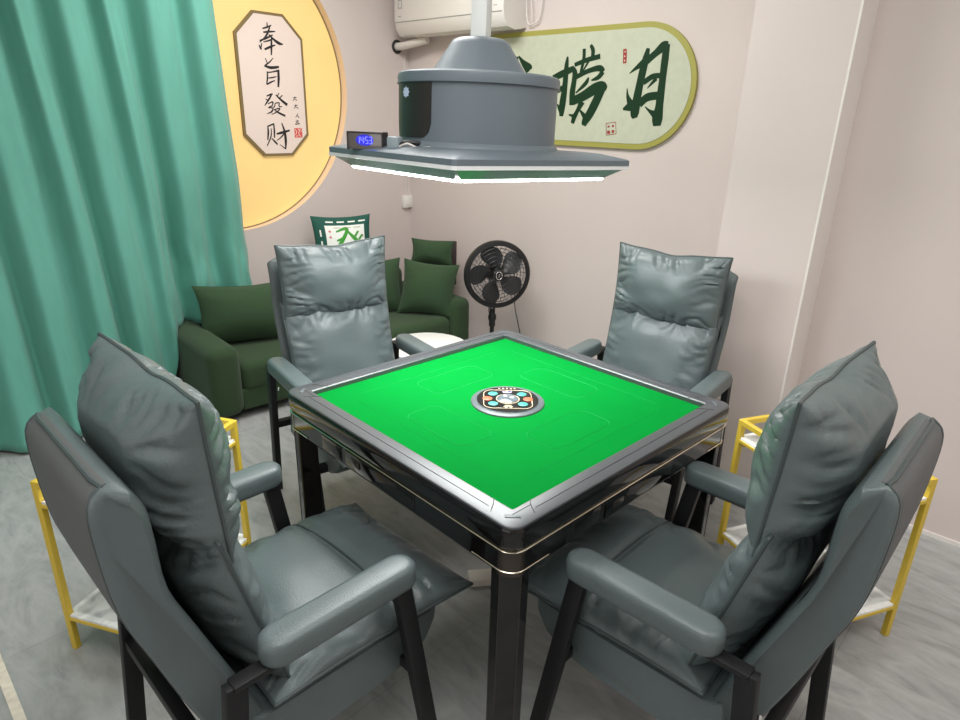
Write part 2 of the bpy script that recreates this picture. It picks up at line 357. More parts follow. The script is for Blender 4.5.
W_YUE=[[(-0.7841,1.9181,0.0177),(-0.7924,1.869,0.0342),(-0.8028,1.8093,0.0391),(-0.8126,1.7417,0.0396),(-0.82,1.6798,0.0431),(-0.8257,1.603,0.0467),(-0.8198,1.5763,0.0265)],[(-0.8823,1.7989,0.0031),(-0.8464,1.8238,0.0167),(-0.8038,1.8495,0.0329)],[(-0.7955,1.8492,0.0328),(-0.74,1.8901,0.0307),(-0.6969,1.9226,0.0417),(-0.6703,1.9278,0.0285)],[(-0.6794,1.9321,0.0328),(-0.6802,1.8586,0.0361),(-0.6812,1.78,0.035),(-0.6823,1.7001,0.0384),(-0.6828,1.6324,0.0418),(-0.6859,1.5775,0.0542),(-0.6833,1.5394,0.0378)],[(-0.7913,1.7516,0.0227),(-0.7417,1.7812,0.0252),(-0.686,1.7854,0.0219)],[(-0.7653,1.7242,0.003),(-0.7393,1.751,0.0134),(-0.716,1.7707,0.0162)],[(-0.8029,1.6452,0.0338),(-0.7573,1.6812,0.0363),(-0.6809,1.69,0.034)],[(-0.9007,1.6197,0.0095),(-0.8697,1.6307,0.0345),(-0.8237,1.6416,0.0619)],[(-0.8874,1.7273,0.0031),(-0.8791,1.6868,0.0156),(-0.8593,1.6518,0.0343)],[(-0.767,1.6344,0.0046),(-0.7314,1.6099,0.0167),(-0.6919,1.5911,0.0451)]]
W_SEALR=[[(-0.9244,1.9209,0.0214),(-0.9203,1.887,0.023),(-0.9177,1.8503,0.0216)]]
W_SEALRM=[[(-0.9214,1.9107,0.0061),(-0.9206,1.9039,0.0061)],[(-0.9222,1.8884,0.0069),(-0.9214,1.8816,0.0069)],[(-0.9198,1.868,0.0062),(-0.9188,1.8598,0.0062)]]
W_SEALB=[[(-1.001,1.5449,0.0035),(-0.9398,1.5525,0.0034)],[(-0.9398,1.5525,0.0034),(-0.93,1.4915,0.0034)],[(-0.93,1.4915,0.0034),(-0.9941,1.4815,0.0035)],[(-0.9941,1.4815,0.0035),(-1.001,1.5449,0.0035)],[(-0.9844,1.5338,0.0103),(-0.9833,1.5238,0.0155)],[(-0.9562,1.5384,0.0102),(-0.9548,1.5261,0.0154)],[(-0.9814,1.5068,0.019),(-0.9795,1.4898,0.019)],[(-0.9531,1.5108,0.0188),(-0.9513,1.4954,0.0154)]]
W_DI=[[(-1.6675,1.9131,0.0092),(-1.6326,1.8777,0.0274),(-1.5852,1.8409,0.0513),(-1.5756,1.8305,0.0302)],[(-1.896,1.8489,0.0325),(-1.7814,1.885,0.0409),(-1.6699,1.8916,0.0337)],[(-1.8762,1.8484,0.0355),(-1.9005,1.7145,0.0496),(-1.9665,1.5757,0.0205)],[(-1.8153,1.7941,0.0321),(-1.8194,1.6736,0.0424),(-1.7855,1.5786,0.0262)],[(-1.8115,1.714,0.0291),(-1.6982,1.7397,0.0346)],[(-1.7213,1.8185,0.0344),(-1.6578,1.6869,0.047),(-1.5591,1.5822,0.0403)],[(-1.7829,1.5237,0.0329),(-1.6846,1.4988,0.0484)]]

# ------------------------------------------------------------------ room
bm = bmesh.new(); box(bm, (.2, -.65, -.05), (6.2, 5.6, .1)); struct('floor', bm, M['floor'])
bm = bmesh.new(); box(bm, (.2, -.65, ZC+.05), (6.2, 5.6, .1)); struct('ceiling', bm, M['ceiling'])
# left wall with the round recess
CY, CZ, CR, CD = .575, 1.705, .846, .066
bm = bmesh.new()
y0, y1, z0, z1 = -3.3, YB, 0.0, ZC
angs = sorted([2*PI*k/128 for k in range(128)] + [math.atan2(z-CZ, y-CY) % (2*PI) for y in (y0, y1) for z in (z0, z1)])
def rim_hit(a):
    dy, dz = math.cos(a), math.sin(a)
    t = min(((y1-CY)/dy if dy > 1e-9 else (y0-CY)/dy if dy < -1e-9 else 1e9), ((z1-CZ)/dz if dz > 1e-9 else (z0-CZ)/dz if dz < -1e-9 else 1e9))
    return (XL, CY+dy*t, CZ+dz*t)
IN = [bm.verts.new((XL, CY+CR*math.cos(a), CZ+CR*math.sin(a))) for a in angs]
OUT = [bm.verts.new(rim_hit(a)) for a in angs]
for k in range(len(angs)):
    k2 = (k+1) % len(angs); bm.faces.new((IN[k], IN[k2], OUT[k2], OUT[k]))
box(bm, (XL-.14, (y0+y1)/2, ZC/2), (.1, y1-y0, ZC))
struct('wall_left', bm, M['wall'])
bm = bmesh.new()
A = [bm.verts.new((XL+.001, CY+CR*math.cos(2*PI*k/128), CZ+CR*math.sin(2*PI*k/128))) for k in range(128)]
B = [bm.verts.new((XL-CD-.012, CY+CR*math.cos(2*PI*k/128), CZ+CR*math.sin(2*PI*k/128))) for k in range(128)]
for k in range(128): bm.faces.new((A[k], A[(k+1) % 128], B[(k+1) % 128], B[k]))
struct('trim_1', bm, M['niche'], True)                        # the round recess's reveal
PX0, PX1, PY = -.011, .36, 1.373
bm = bmesh.new(); box(bm, ((XL+PX0)/2, YB+.05, ZC/2), (PX0-XL+.3, .1, ZC)); struct('wall_back', bm, M['wall'])
bm = bmesh.new(); box(bm, ((PX0+PX1)/2, (PY+YB)/2+.02, ZC/2), (PX1-PX0, YB-PY+.04, ZC)); struct('wall_pillar', bm, M['wall'])
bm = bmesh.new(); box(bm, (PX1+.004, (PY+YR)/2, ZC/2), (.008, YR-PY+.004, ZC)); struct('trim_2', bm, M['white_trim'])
bm = bmesh.new(); box(bm, ((PX1+3.2)/2, YR+.05, ZC/2), (3.2-PX1, .1, ZC)); struct('wall_right', bm, M['wall'])
bm = bmesh.new(); box(bm, ((PX1+3.2)/2+.01, YR-.004, .009), (3.2-PX1, .008, .018)); struct('baseboard_right', bm, M['white_trim'])
bm = bmesh.new(); box(bm, (3.2, -.8, ZC/2), (.1, 4.9, ZC)); struct('wall_side', bm, M['wall'])
bm = bmesh.new(); box(bm, (.2, -3.3, ZC/2), (6.1, .1, ZC)); struct('wall_front', bm, M['wall'])
bm = bmesh.new(); box(bm, (0, 0, .0015), (1.9, .026, .003)); o = struct('trim_3', bm, M['threshold']); o.location = (-1.45, -1.232, 0); o.rotation_euler = (0, 0, -.02)

# ------------------------------------------------------------------ round gold panel and its plaque
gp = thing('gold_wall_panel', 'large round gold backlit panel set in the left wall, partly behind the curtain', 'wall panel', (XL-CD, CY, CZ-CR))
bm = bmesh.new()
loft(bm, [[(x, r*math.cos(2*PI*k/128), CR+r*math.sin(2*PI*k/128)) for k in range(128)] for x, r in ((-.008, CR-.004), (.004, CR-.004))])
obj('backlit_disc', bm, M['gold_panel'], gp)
bm = bmesh.new(); tube(bm, [(.006, (CR-.004)*math.cos(2*PI*k/160), CR+(CR-.004)*math.sin(2*PI*k/160)) for k in range(160)], .0035, 6, True)
obj('edge_bead', bm, M['plaque_border'], gp)

PLX = XL-CD+.005                                           # back of the plaque
OY0, OY1, OZ0, OZ1, CH = .683, 1.136, 1.296, 2.116, .125
def octa(m): 
    c = CH-m*.414
    a, b, cc, d = OY0+m, OY1-m, OZ0+m, OZ1-m
    return [(a+c, cc), (b-c, cc), (b, cc+c), (b, d-c), (b-c, d), (a+c, d), (a, d-c), (a, cc+c)]
pq = thing('calligraphy_plaque', 'tall octagonal pale plaque with four black calligraphy characters on the gold disc', 'plaque', (PLX, .91, OZ0))
def pl(x): return lambda s, t: (x, s-.91, t-OZ0)
bm = bmesh.new(); loft(bm, [[pl(0)(*q) for q in octa(0)], [pl(.014)(*q) for q in octa(0)]]); obj('border', bm, M['plaque_border'], pq, False)
bm = bmesh.new(); loft(bm, [[pl(.0135)(*q) for q in octa(.016)], [pl(.016)(*q) for q in octa(.016)]]); obj('face_panel', bm, M['plaque'], pq, False)
for S in (W_FENG, W_ZHI, W_FA, W_CAI):
    bm = bmesh.new(); ribbon(bm, S, pl(.0168), (.00006, 0, 0)); obj('calligraphy_character', bm, M['ink'], pq, False)
for k in range(0, len(W_SIDE), 3):
    bm = bmesh.new(); ribbon(bm, W_SIDE[k:k+3], pl(.0168)); obj('small_character', bm, M['ink'], pq, False)
(sy, sz, _), (sy1, sz1, sw) = W_SEAL[0][1], W_SEAL[0][2]
bm = bmesh.new(); c = ((sy+sy1)/2, (sz+sz1)/2); hw = sw/2*.9
poly(bm, [pl(.0168)(c[0]+a*hw, c[1]+b*hw) for a, b in ((-1, -1), (1, -1), (1, 1), (-1, 1))]); sl = obj('red_seal', bm, M['seal'], pq, False)
bm = bmesh.new(); ribbon(bm, W_SEALM, pl(.0172)); obj('seal_mark', bm, M['seal_pale'], sl, False)

# ------------------------------------------------------------------ pill-shaped sign on the back wall
SX0, SX1, SZ0, SZ1 = -2.16, -.492, 1.415, 2.045
SR = (SZ1-SZ0)/2
def pill(m, y):
    r = SR-m; zc = (SZ0+SZ1)/2; out = []
    for k in range(33): a = -PI/2+PI*k/32; out.append((SX1-SR+r*math.cos(a), y, zc+r*math.sin(a)))
    for k in range(33): a = PI/2+PI*k/32; out.append((SX0+SR+r*math.cos(a), y, zc+r*math.sin(a)))
    return [(x+1.33, yy, z-SZ0) for x, yy, z in out]
sg = thing('wall_sign', 'long pale green pill-shaped sign with dark green brush characters on the back wall', 'sign', (-1.33, YB, SZ0))
bm = bmesh.new(); loft(bm, [pill(0, 0), pill(0, -.018)]); obj('border', bm, M['sign_border'], sg)
bm = bmesh.new(); loft(bm, [pill(.028, -.0175), pill(.028, -.020)]); obj('face_panel', bm, M['sign'], sg)
def sp(y): return lambda s, t: (s+1.33, y, t-SZ0)
for S in (W_DI, W_LAO, W_YUE):
    bm = bmesh.new(); ribbon(bm, [[(a, b, w*1.14) for a, b, w in st] for st in S], sp(-.0207), (0, -.00006, 0)); obj('calligraphy_character', bm, M['sign_ink'], sg, False)
bm = bmesh.new(); ribbon(bm, W_SEALR, sp(-.0207)); s1 = obj('red_seal', bm, M['seal_dark'], sg, False); s1['label'] = 'narrow upright red seal'
bm = bmesh.new(); ribbon(bm, W_SEALRM, sp(-.0212)); obj('seal_mark', bm, M['seal_pale'], s1, False)
bm = bmesh.new(); ribbon(bm, W_SEALB, sp(-.0207)); s2 = obj('red_seal', bm, M['seal_dark'], sg, False); s2['label'] = 'square outlined red seal'

# ------------------------------------------------------------------ air conditioner, hose, cable, switch
AX0, AX1, AY, AZ = -2.62, -1.635, 1.752, 2.048
ac = thing('air_conditioner', 'white wall-mounted split air conditioner above the lamp at the top of the picture', 'air conditioner', ((AX0+AX1)/2, YB, AZ))
W = (AX1-AX0)
prof = [(0, .02), (-.10, .0), (-.17, .012), (-.203, .05), (-.215, .11), (-.212, .30), (-.19, .32), (0, .32)]
bm = bmesh.new()
loft(bm, [[(x, y*s, z) for y, z in prof] for x, s in ((-W/2, .93), (-W/2+.03, 1), (W/2-.012, 1), (W/2, .98))]); obj('housing', bm, M['ac_white'], ac, True, 30)
bm = bmesh.new(); tube(bm, [(-W/2+.02, -.2125, .088), (W/2-.01, -.2125, .088)], .0022, 6); obj('panel_seam', bm, M['ac_line'], ac)
for a, b, w, h in ((-W/2+.075, .17, .035, .004), (-W/2+.075, .215, .035, .004), (-W/2+.058, .19, .003, .05), (-W/2+.092, .19, .003, .05), (-W/2+.07, .12, .03, .005), (W/2-.06, .12, .03, .004), (W/2-.06, .15, .03, .003)):
    bm = bmesh.new(); box(bm, (a, -.2148, b), (w, .002, h)); obj('display_mark', bm, M['ac_line'], ac, False)
bm = bmesh.new(); box(bm, (.05, -.12, .0075), (W*.8, .05, .012), .003); obj('air_flap', bm, M['ac_white'], ac)
hz = thing('air_conditioner_hose', 'white wrapped pipe running from a black-collared wall hole to the air conditioner', 'pipe', (XL, 1.86, 2.005))
bm = bmesh.new(); tube(bm, smooth_path([(-.03, 0, 0), (.08, -.004, .002), (.17, 0, .012), (.30, .02, .032)]), .026, 14); obj('wrapped_pipe', bm, M['pipe_white'], hz)
bm = bmesh.new(); tube(bm, [(.006, .036*math.cos(2*PI*k/32), .036*math.sin(2*PI*k/32)) for k in range(32)], .009, 8, True); obj('wall_collar', bm, M['hole'], hz)
bm = bmesh.new()
tube(bm, smooth_path([(-1.62, 1.93, 2.30), (-1.60, 1.93, 2.10), (-1.56, 1.94, 2.085), (-1.52, 1.945, 2.12), (-1.50, 1.945, 2.3), (-1.50, 1.95, 2.5)]), .004, 8)
tube(bm, smooth_path([(-1.62, 1.94, 2.36), (-1.585, 1.94, 2.2), (-1.575, 1.945, 2.11), (-1.60, 1.95, 2.085)]), .0035, 8)
for v in bm.verts: v.co -= ac.location
obj('power_cord', bm, M['white_cable'], ac)
sw = thing('wall_switch', 'small white surface-mounted switch low in the room corner', 'switch', (XL, 1.925, .90))
bm = bmesh.new(); box(bm, (.014, 0, .045), (.028, .088, .09), .004); obj('switch_box', bm, M['white_plastic'], sw)
bm = bmesh.new(); box(bm, (.030, 0, .045), (.006, .045, .06), .002); obj('rocker', bm, M['white_plastic'], sw)
bm = bmesh.new(); box(bm, (.004, 0, 0), (.008, .010, .98), .002)
o = obj('cable_trunking', bm, M['white_cable']); o.location = (XL, 1.93, .995+.48); tag(o, 'thin vertical white cable cover running down the room corner to the switch', 'cable cover')

# ------------------------------------------------------------------ mahjong table
TROT = 1.51999348-PI/2
H = .78
tb = thing('mahjong_table', 'square automatic mahjong table with bright green felt and gloss black sides', 'table', (0, 0, 0), TROT)
def rr3(h, r, z, n=6): return [(x, y, z) for x, y in rrect(h, h, r, n)]
IH = .417
bm = bmesh.new()                                            # grey rim: top plate with a hole
loft(bm, [rr3(IH, .004, H-.022), rr3(IH, .004, H-.003), rr3(IH+.003, .005, H), rr3(.470, .030, H), rr3(.474, .033, H-.0015), rr3(.475, .034, H-.005), rr3(.468, .035, H-.03), rr3(IH, .004, H-.03)], False, False, True)
rim = obj('rim', bm, M['rim'], tb, True, 35)
bm = bmesh.new()
for a in range(4):
    R = Matrix.Rotation(a*PI/2, 4, 'Z')
    for pts in ([(.36, .417, H+.0004), (.375, .432, H+.0004), (.392, .458, H+.0004)], [(.417, .36, H+.0004), (.432, .375, H+.0004), (.458, .392, H+.0004)],
                [(.375, .432, H+.0004), (.432, .432, H+.0004), (.432, .375, H+.0004)][:2], [(-.375, .447, H+.0004), (.375, .447, H+.0004)]):
        tube(bm, [R @ Vector(p) for p in pts], .0007, 4)
obj('corner_seam', bm, M['rim_line'], rim)
for a in range(4):
    bm = bmesh.new(); box(bm, (0, 0, 0), (.034, .010, .002), .0008, 2, Matrix.Rotation(a*PI/2, 4, 'Z') @ Matrix.Translation((.437, .437, H+.0002)) @ Matrix.Rotation(-PI/4, 4, 'Z'))
    obj('corner_label', bm, M['ring_grey'], rim)
bm = bmesh.new(); loft(bm, [rr3(IH+.001, .004, H-.028), rr3(IH+.001, .004, H-.016)]); obj('playing_surface', bm, M['felt'], tb, False)
bm = bmesh.new()
for a in range(4):
    R = Matrix.Rotation(a*PI/2, 4, 'Z')
    tube(bm, [R @ Vector((x, y+.235, H-.0158)) for x, y in rrect(.125, .06, .03, 5)], .0011, 4, True)
    tube(bm, [R @ Vector((x, .335, H-.0158)) for x in (-.3, .3)], .0006, 4)
fl = obj('felt_groove', bm, M['felt_line'], tb)
bm = bmesh.new(); loft(bm, [rr3(.4752, .035, H-.006), rr3(.4775, .036, H-.009), rr3(.4785, .038, H-.020), rr3(.4785, .038, H-.044), rr3(.475, .04, H-.058), rr3(.462, .04, H-.061), rr3(.462, .04, H-.035)], False, False); obj('edge_moulding', bm, M['gloss_black'], tb)
bm = bmesh.new(); loft(bm, [rr3(.476, .04, H-.0605), rr3(.4785, .04, H-.0622), rr3(.476, .04, H-.0645)], True, True); obj('trim_line', bm, M['gold_line'], tb)
bm = bmesh.new(); loft(bm, [rr3(.45, .04, .648), rr3(.468, .04, .651), rr3(.474, .04, .66), rr3(.474, .04, H-.06)], True, True); obj('apron', bm, M['gloss_black'], tb, True, 30)
bm = bmesh.new(); loft(bm, [rr3(.36, .05, .60), rr3(.39, .05, .655)], True, True); obj('machine_box', bm, M['gloss_black'], tb)
for a in range(4):
    R = Matrix.Rotation(a*PI/2, 4, 'Z')
    bm = bmesh.new(); box(bm, (0, -.4745, .688), (.30, .006, .048), .003); box(bm, (-.22, -.4742, .688), (.10, .004, .046), .002)
    for v in bm.verts: v.co = R @ v.co
    dr = obj('drawer', bm, M['gloss_black'], tb, True, 30)
    bm = bmesh.new(); box(bm, (-.10, -.4782, .69), (.042, .003, .02), .0012)
    for v in bm.verts: v.co = R @ v.co
    obj('drawer_handle', bm, M['brown_metal'], dr)
    bm = bmesh.new()                                        # leg: square post with a cut outer corner
    OC = .473; q = .060; k = .031; c0 = OC-q
    sec = [(c0, c0), (OC-.002, c0), (OC, c0+.004), (OC, OC-k), (OC-k, OC), (c0+.004, OC), (c0, OC-.002)]
    sc = lambda f, dz: [R @ Vector((x*f, y*f, dz)) for x, y in sec]
    loft(bm, [sc(1.0, 0.0), sc(1.0, .03), sc(1.0, .66)])
    lg = obj('leg', bm, M['gloss_black'], tb, True, 20)
    bm = bmesh.new(); e = .0012
    loft(bm, [[R @ Vector(p) for p in ((OC+e, OC-k-.002, z), (OC-k-.002, OC+e, z), (OC-k-.006, OC-.012, z), (OC-.012, OC-k-.006, z))] for z in (.012, .655)])
    obj('corner_plate', bm, M['brown_metal'], lg, True, 20)
    bm = bmesh.new()
    pts = [(.4752, .355, .664), (.4752, .40, .664)]+[(.434+.0412*math.cos(t*PI/12), .434+.0412*math.sin(t*PI/12), .664) for t in range(7)]+[(.40, .4752, .664), (.355, .4752, .664)]
    tube(bm, [R @ Vector(p) for p in pts], .0017, 6); obj('accent_line', bm, M['gold_line'], tb)
    bm = bmesh.new(); loft(bm, [[R @ Vector((.434+rr*math.cos(t*PI/20), .434+rr*math.sin(t*PI/20), z)) for rr, seq in ((.0406, range(0, 11)), (.034, range(10, -1, -1))) for t in seq] for z in (.652, .7175)])
    obj('apron_corner', bm, M['brown_metal'], tb, True, 20)
# centre console, turned to face the camera corner
cz = H-.016
cs = link('control_console', None, tb); cs.location = (0, 0, cz); cs.rotation_euler = (0, 0, .80)
def cob(name, bm, m): return obj(name, bm, m, cs, True, 35)
bm = bmesh.new(); lathe(bm, [(.111, 0), (.110, .004), (.104, .007), (.094, .0075)], 72); cob('outer_ring', bm, M['ring_grey'])
bm = bmesh.new(); lathe(bm, [(.093, .006), (.092, .0085), (0, .009)], 72, cap=False); cob('dark_plate', bm, M['cons_black'])
bm = bmesh.new(); tube(bm, [(x, y, .0092) for x, y in rrect(.072, .066, .028, 8)], .0012, 6, True); cob('square_outline', bm, M['cream'])
bm = bmesh.new(); tube(bm, [(.094*math.cos(2*PI*k/72), .094*math.sin(2*PI*k/72), .0082) for k in range(72)], .0011, 6, True); cob('ring_outline', bm, M['ring_grey'])
for k, (x, y, mm) in enumerate(((-.044, .036, 'teal_btn'), (.044, .036, 'teal_btn'), (-.044, -.036, 'teal_btn'), (.044, -.036, 'teal_btn'), (-.061, 0, 'orange_btn'), (.061, 0, 'orange_btn'))):
    bm = bmesh.new(); lathe(bm, [(.0148, .009), (.0148, .0105), (.0125, .0115), (0, .012)], 28, (x, y, 0), False); o = cob('button', bm, M[mm]); o['label'] = 'teal round button' if k < 4 else 'orange round button'
bm = bmesh.new(); tube(bm, [(.034*math.cos(2*PI*k/48), .034*math.sin(2*PI*k/48), .0095) for k in range(48)], .0014, 6, True); cob('dice_ring', bm, M['cream'])
bm = bmesh.new(); lathe(bm, [(.032, .009), (.031, .012), (.022, .016), (0, .017)], 36, cap=False); cob('dice_dome', bm, M['dome'])
for x, y, a in ((-.008, .004, .3), (.012, -.006, .9)):
    bm = bmesh.new(); box(bm, (0, 0, 0), (.011, .011, .006), .0015, 2, Matrix.Translation((x, y, .0165)) @ Matrix.Rotation(a, 4, 'Z')); cob('die', bm, M['dice'])
bm = bmesh.new()
for pts in ([(-.012, .046, 0), (-.016, .060, 0), (-.006, .053, 0), (0, .064, 0), (.006, .053, 0), (.016, .060, 0), (.012, .046, 0)],):
    poly(bm, [(x, y, .0094) for x, y, z in pts])
cob('crown_emblem', bm, M['violet'])
bm = bmesh.new()
for x0, y0, w, h in ((-.010, -.048, .020, .004), (-.014, -.056, .028, .004), (-.009, -.063, .006, .009), (.004, -.063, .006, .009)): poly(bm, [(x0, y0, .0094), (x0+w, y0, .0094), (x0+w, y0+h, .0094), (x0, y0+h, .0094)])
cob('gold_mark', bm, M['cream'])
bm = bmesh.new()
for k in range(5): poly(bm, [((k-2)*.012+dx, .081+dy-abs(k-2)*.001, .0094) for dx, dy in ((-.003, -.003), (.003, -.003), (.003, .003), (-.003, .003))])
cob('lettering', bm, M['cream'])

# ------------------------------------------------------------------ chairs
def build_chair(ztop=1.135):
    t = thing('armchair', '', 'chair', (0, 0, 0))
    rear = [(-.418, 1.012), (-.440, .985), (-.441, .90), (-.428, .77), (-.393, .65), (-.350, .51), (-.300, .37), (-.285, .31)]
    front = [(-.388, 1.008), (-.368, .97), (-.362, .90), (-.356, .80), (-.318, .69), (-.275, .57), (-.235, .46), (-.20, .36)]
    hw = .230
    def shell(x, k):                                        # k shrinks the section towards the sides
        F = smooth_path([(0, y, z) for y, z in front], 3); B = smooth_path([(0, y, z) for y, z in rear], 3)
        out = []
        for p in F + B[::-1]:
            out.append(p)
        c = [(F[i]+B[i])/2 for i in range(len(F))]; c = c + c[::-1]
        n = len(F)
        wx = lambda i: x if i < n else x*(1-.17*min(1, abs(x)/hw)**4)
        return [(wx(i), p.y*k+q.y*(1-k), p.z-(1-k)*.04*sstep(p.z, .93, 1.01)) for i, (p, q) in enumerate(zip(out, c))]
    bm = bmesh.new(); loft(bm, [shell(s*(hw-d), k) for s, d, k in ((-1, 0, .62), (-1, .004, .80), (-1, .011, .92), (-1, .022, 1), (-1, .13, 1.0), (1, .13, 1.0), (1, .022, 1), (1, .011, .92), (1, .004, .80), (1, 0, .62))])
    sh = obj('backrest', bm, M['leather'], t, True, 60)
    B = smooth_path([(0, y, z) for y, z in rear], 4)
    hw = .191
    bm = bmesh.new()
    loft(bm, [[(x, p.y-d, p.z) for p in B] + [(x, p.y+.012, p.z) for p in B[::-1]] for x, d in ((-hw+.018, .0), (-hw+.03, .002), (-.1, .003), (.1, .003), (hw-.03, .002), (hw-.018, .0))])
    obj('back_panel', bm, M['leather_back'], sh, True, 60)
    bm = bmesh.new()
    path = [(-hw+.012, p.y+.002, p.z) for p in B[::-1]] + [(x, B[0].y-.003, B[0].z+.002) for x in (-.15, 0, .15)] + [(hw-.012, p.y+.002, p.z) for p in B]
    tube(bm, path, .0042, 6); obj('piping', bm, M['piping'], sh)
    # headrest pillow: hangs over the top, thick behind the seam
    def head(a, b, c):
        v = b/.165; u = a/.22; b = b*(ztop-.803)/.345+(ztop-1.135)/2
        z = .968+b+(.007*u*u-.012*math.exp(-(u*3.2)**2))*sstep(v, .2, 1) + .006*noise.noise(Vector((u*2, v*2, 3.3)))
        y = -.247-.012*v+c - .012*u*u
        if c < 0: y = max(y, -.362+.02*(v < 0)*-v)
        return (a*(1+.02*v), y, z)
    bm = bmesh.new(); ring = cushion(bm, .452, .345, .072, .118, head, 3, 84, 64, 3.0, .5, .021, .02)
    hc = obj('headrest_cushion', bm, M['leather'], t, True, 70)
    bm = bmesh.new(); tube(bm, ring, .0042, 6, True); obj('piping', bm, M['piping'], hc)
    def lower(a, b, c):
        v = b/.19
        z = .655+b
        y = -.215-.052*v+c
        if c < 0: y = max(y, -.30-.055*v)
        return (a*(1+.015*v), y, z)
    bm = bmesh.new(); ring = cushion(bm, .452, .40, .062, .085, lower, 5, 76, 64, 3.4, .5, .017, .02)
    lc = obj('back_cushion', bm, M['leather'], t, True, 70)
    bm = bmesh.new(); tube(bm, ring, .0040, 6, True); obj('piping', bm, M['piping'], lc)
    def seat(a, b, c):
        v = b/.285; u = a/.25
        s = (v+1)/2
        z = .456-.026*s*s-.012*sstep(v, .55, 1)*(1-u*u)+c
        if c > 0: z -= .016*math.exp(-((v-.22)/.06)**2)*(1-u**4) - .010*math.exp(-((v-.62)/.3)**2)
        return (a, .062+b+.004*u*u*sstep(v, .3, 1), z)
    bm = bmesh.new(); ring = cushion(bm, .510, .552, .066, .052, seat, 8, 84, 84, 3.0, .5, .017, .018)
    st = obj('seat_cushion', bm, M['leather'], t, True, 70)
    bm = bmesh.new(); tube(bm, ring, .0042, 6, True)
    tube(bm, smooth_path([Vector(seat(a*.25, .22*.285+.004*math.cos(a*3), .066*((1-abs(a)**3)*(.99))**.5+.001)) for a in [-.97+1.94*k/14 for k in range(15)]], 3), .0026, 6)
    obj('piping', bm, M['piping'], st)
    prof = [(-.275, .305), (-.20, .292), (.06, .292), (.15, .305), (.21, .335), (.235, .375), (.24, .42), (-.25, .43)]
    bm = bmesh.new()
    P = lambda x, k: [(x, y*k+.0*(1-k), .36+(z-.36)*k) for y, z in prof]
    loft(bm, [P(-.238, .93), P(-.228, 1), P(.228, 1), P(.238, .93)]); obj('seat_base', bm, M['leather'], t, True, 50)
    for s in (-1, 1):
        x = .283*s
        bm = bmesh.new()
        L0, L1, hwid = -.245, .118, .037
        out = []
        for k in range(13): a = PI*k/12; out.append((hwid*math.cos(a), L1-.037+.037*math.sin(a)))
        for k in range(13): a = PI+PI*k/12; out.append((hwid*math.cos(a), L0+.037+.037*math.sin(a)))
        def lp(z, k): return [(x+px*k, -.06+(py+.06)*(1-(1-k)*.25), z) for px, py in out]
        loft(bm, [lp(.603, .88), lp(.607, .98), lp(.616, 1.02), lp(.636, 1.02), lp(.648, .98), lp(.655, .86), lp(.658, .6)])
        obj('armrest', bm, M['leather'], t, True, 60)
        bm = bmesh.new(); bar(bm, (x, .10, .597), (x, -.305, .597), .034, .014); obj('arm_rail', bm, M['black_metal'], t)
        bm = bmesh.new(); bar(bm, (x, .085, .60), (x, .182, 0), .026, .042); obj('leg', bm, M['black_metal'], t)
        bm = bmesh.new(); bar(bm, (x, -.297, .60), (x, -.352, 0), .026, .042); obj('leg', bm, M['black_metal'], t)
        bm = bmesh.new(); lathe(bm, [(.008, 0), (.008, .004), (.004, .006), (0, .006)], 16, cap=False)
        for v in bm.verts: v.co = Matrix.Translation((s*.2485, -.325, .478)) @ Matrix.Rotation(s*PI/2, 4, 'Y') @ v.co
        obj('bolt', bm, M['bolt'], t)
    for y, z in ((-.322, .325), (.128, .325)):
        bm = bmesh.new(); bar(bm, (-.29, y, z), (.29, y, z), .03, .03, (0, 1, 0)); obj('crossbar', bm, M['black_metal'], t)
    return t
chair, back_chair = build_chair(1.122), build_chair(1.080)      # the rear pair's headrests sit lower
spots = [
 ((-.046, -.703, 0), -.012, 'grey leather armchair at front left of the table, its back to the left yellow rack'),
 ((.590, -.035, 0), PI/2, 'grey leather armchair at front right of the table, its back to the right yellow rack'),
 ((-.785, .065, 0), -PI/2-.20, 'grey leather armchair at the far left, in front of the green sofa'),
 ((-.02, .765, 0), PI+.09, 'grey leather armchair at the far right, in front of the wall pillar'),
]
for i, (loc, rz, lab) in enumerate(spots):
    c = chair if i == 0 else back_chair if i == 2 else copy_tree(chair if i < 2 else back_chair)
    c.location = loc; c.rotation_euler = (0, 0, rz); c['label'] = lab; c['group'] = 'armchairs around the mahjong table'

# ------------------------------------------------------------------ lamp over the table
LZ = 1.400
LS = 1.10
LX, LY, LROT = -.245, .096, -.136
lamp = thing('pendant_lamp', 'grey square pendant lamp with a drum-shaped smoke extractor hanging over the table', 'lamp', (LX, LY, LZ), LROT)
lamp.rotation_euler = (-.0256, -.004, LROT)            # it hangs very slightly out of level
LH = .292
def lp(h, r, z): return [(x, y, z) for x, y in rrect(h, h, r, 5)]
bm = bmesh.new(); loft(bm, [lp(LH, .012, .042), lp(LH, .012, .055), lp(LH-.004, .014, .058), lp(LH-.05, .03, .070), lp(LH-.07, .05, .072)]); plate = obj('plate', bm, M['lamp_grey'], lamp, True, 25)
bm = bmesh.new(); loft(bm, [lp(LH-.006, .012, .032), lp(LH+.001, .012, .033), lp(LH+.001, .012, .041), lp(LH-.006, .012, .043)]); obj('edge_trim', bm, M['lamp_white'], lamp, True, 25)
bm = bmesh.new(); loft(bm, [lp(LH-.042, .02, .009), lp(LH-.008, .012, .033)]); obj('acrylic_skirt', bm, M['skirt'], lamp, True, 25)
bm = bmesh.new(); loft(bm, [lp(LH-.055, .02, .003), lp(LH-.046, .02, .003), lp(LH-.043, .02, .006), lp(LH-.043, .02, .010)]); obj('light_panel', bm, M['led'], lamp, True, 25)
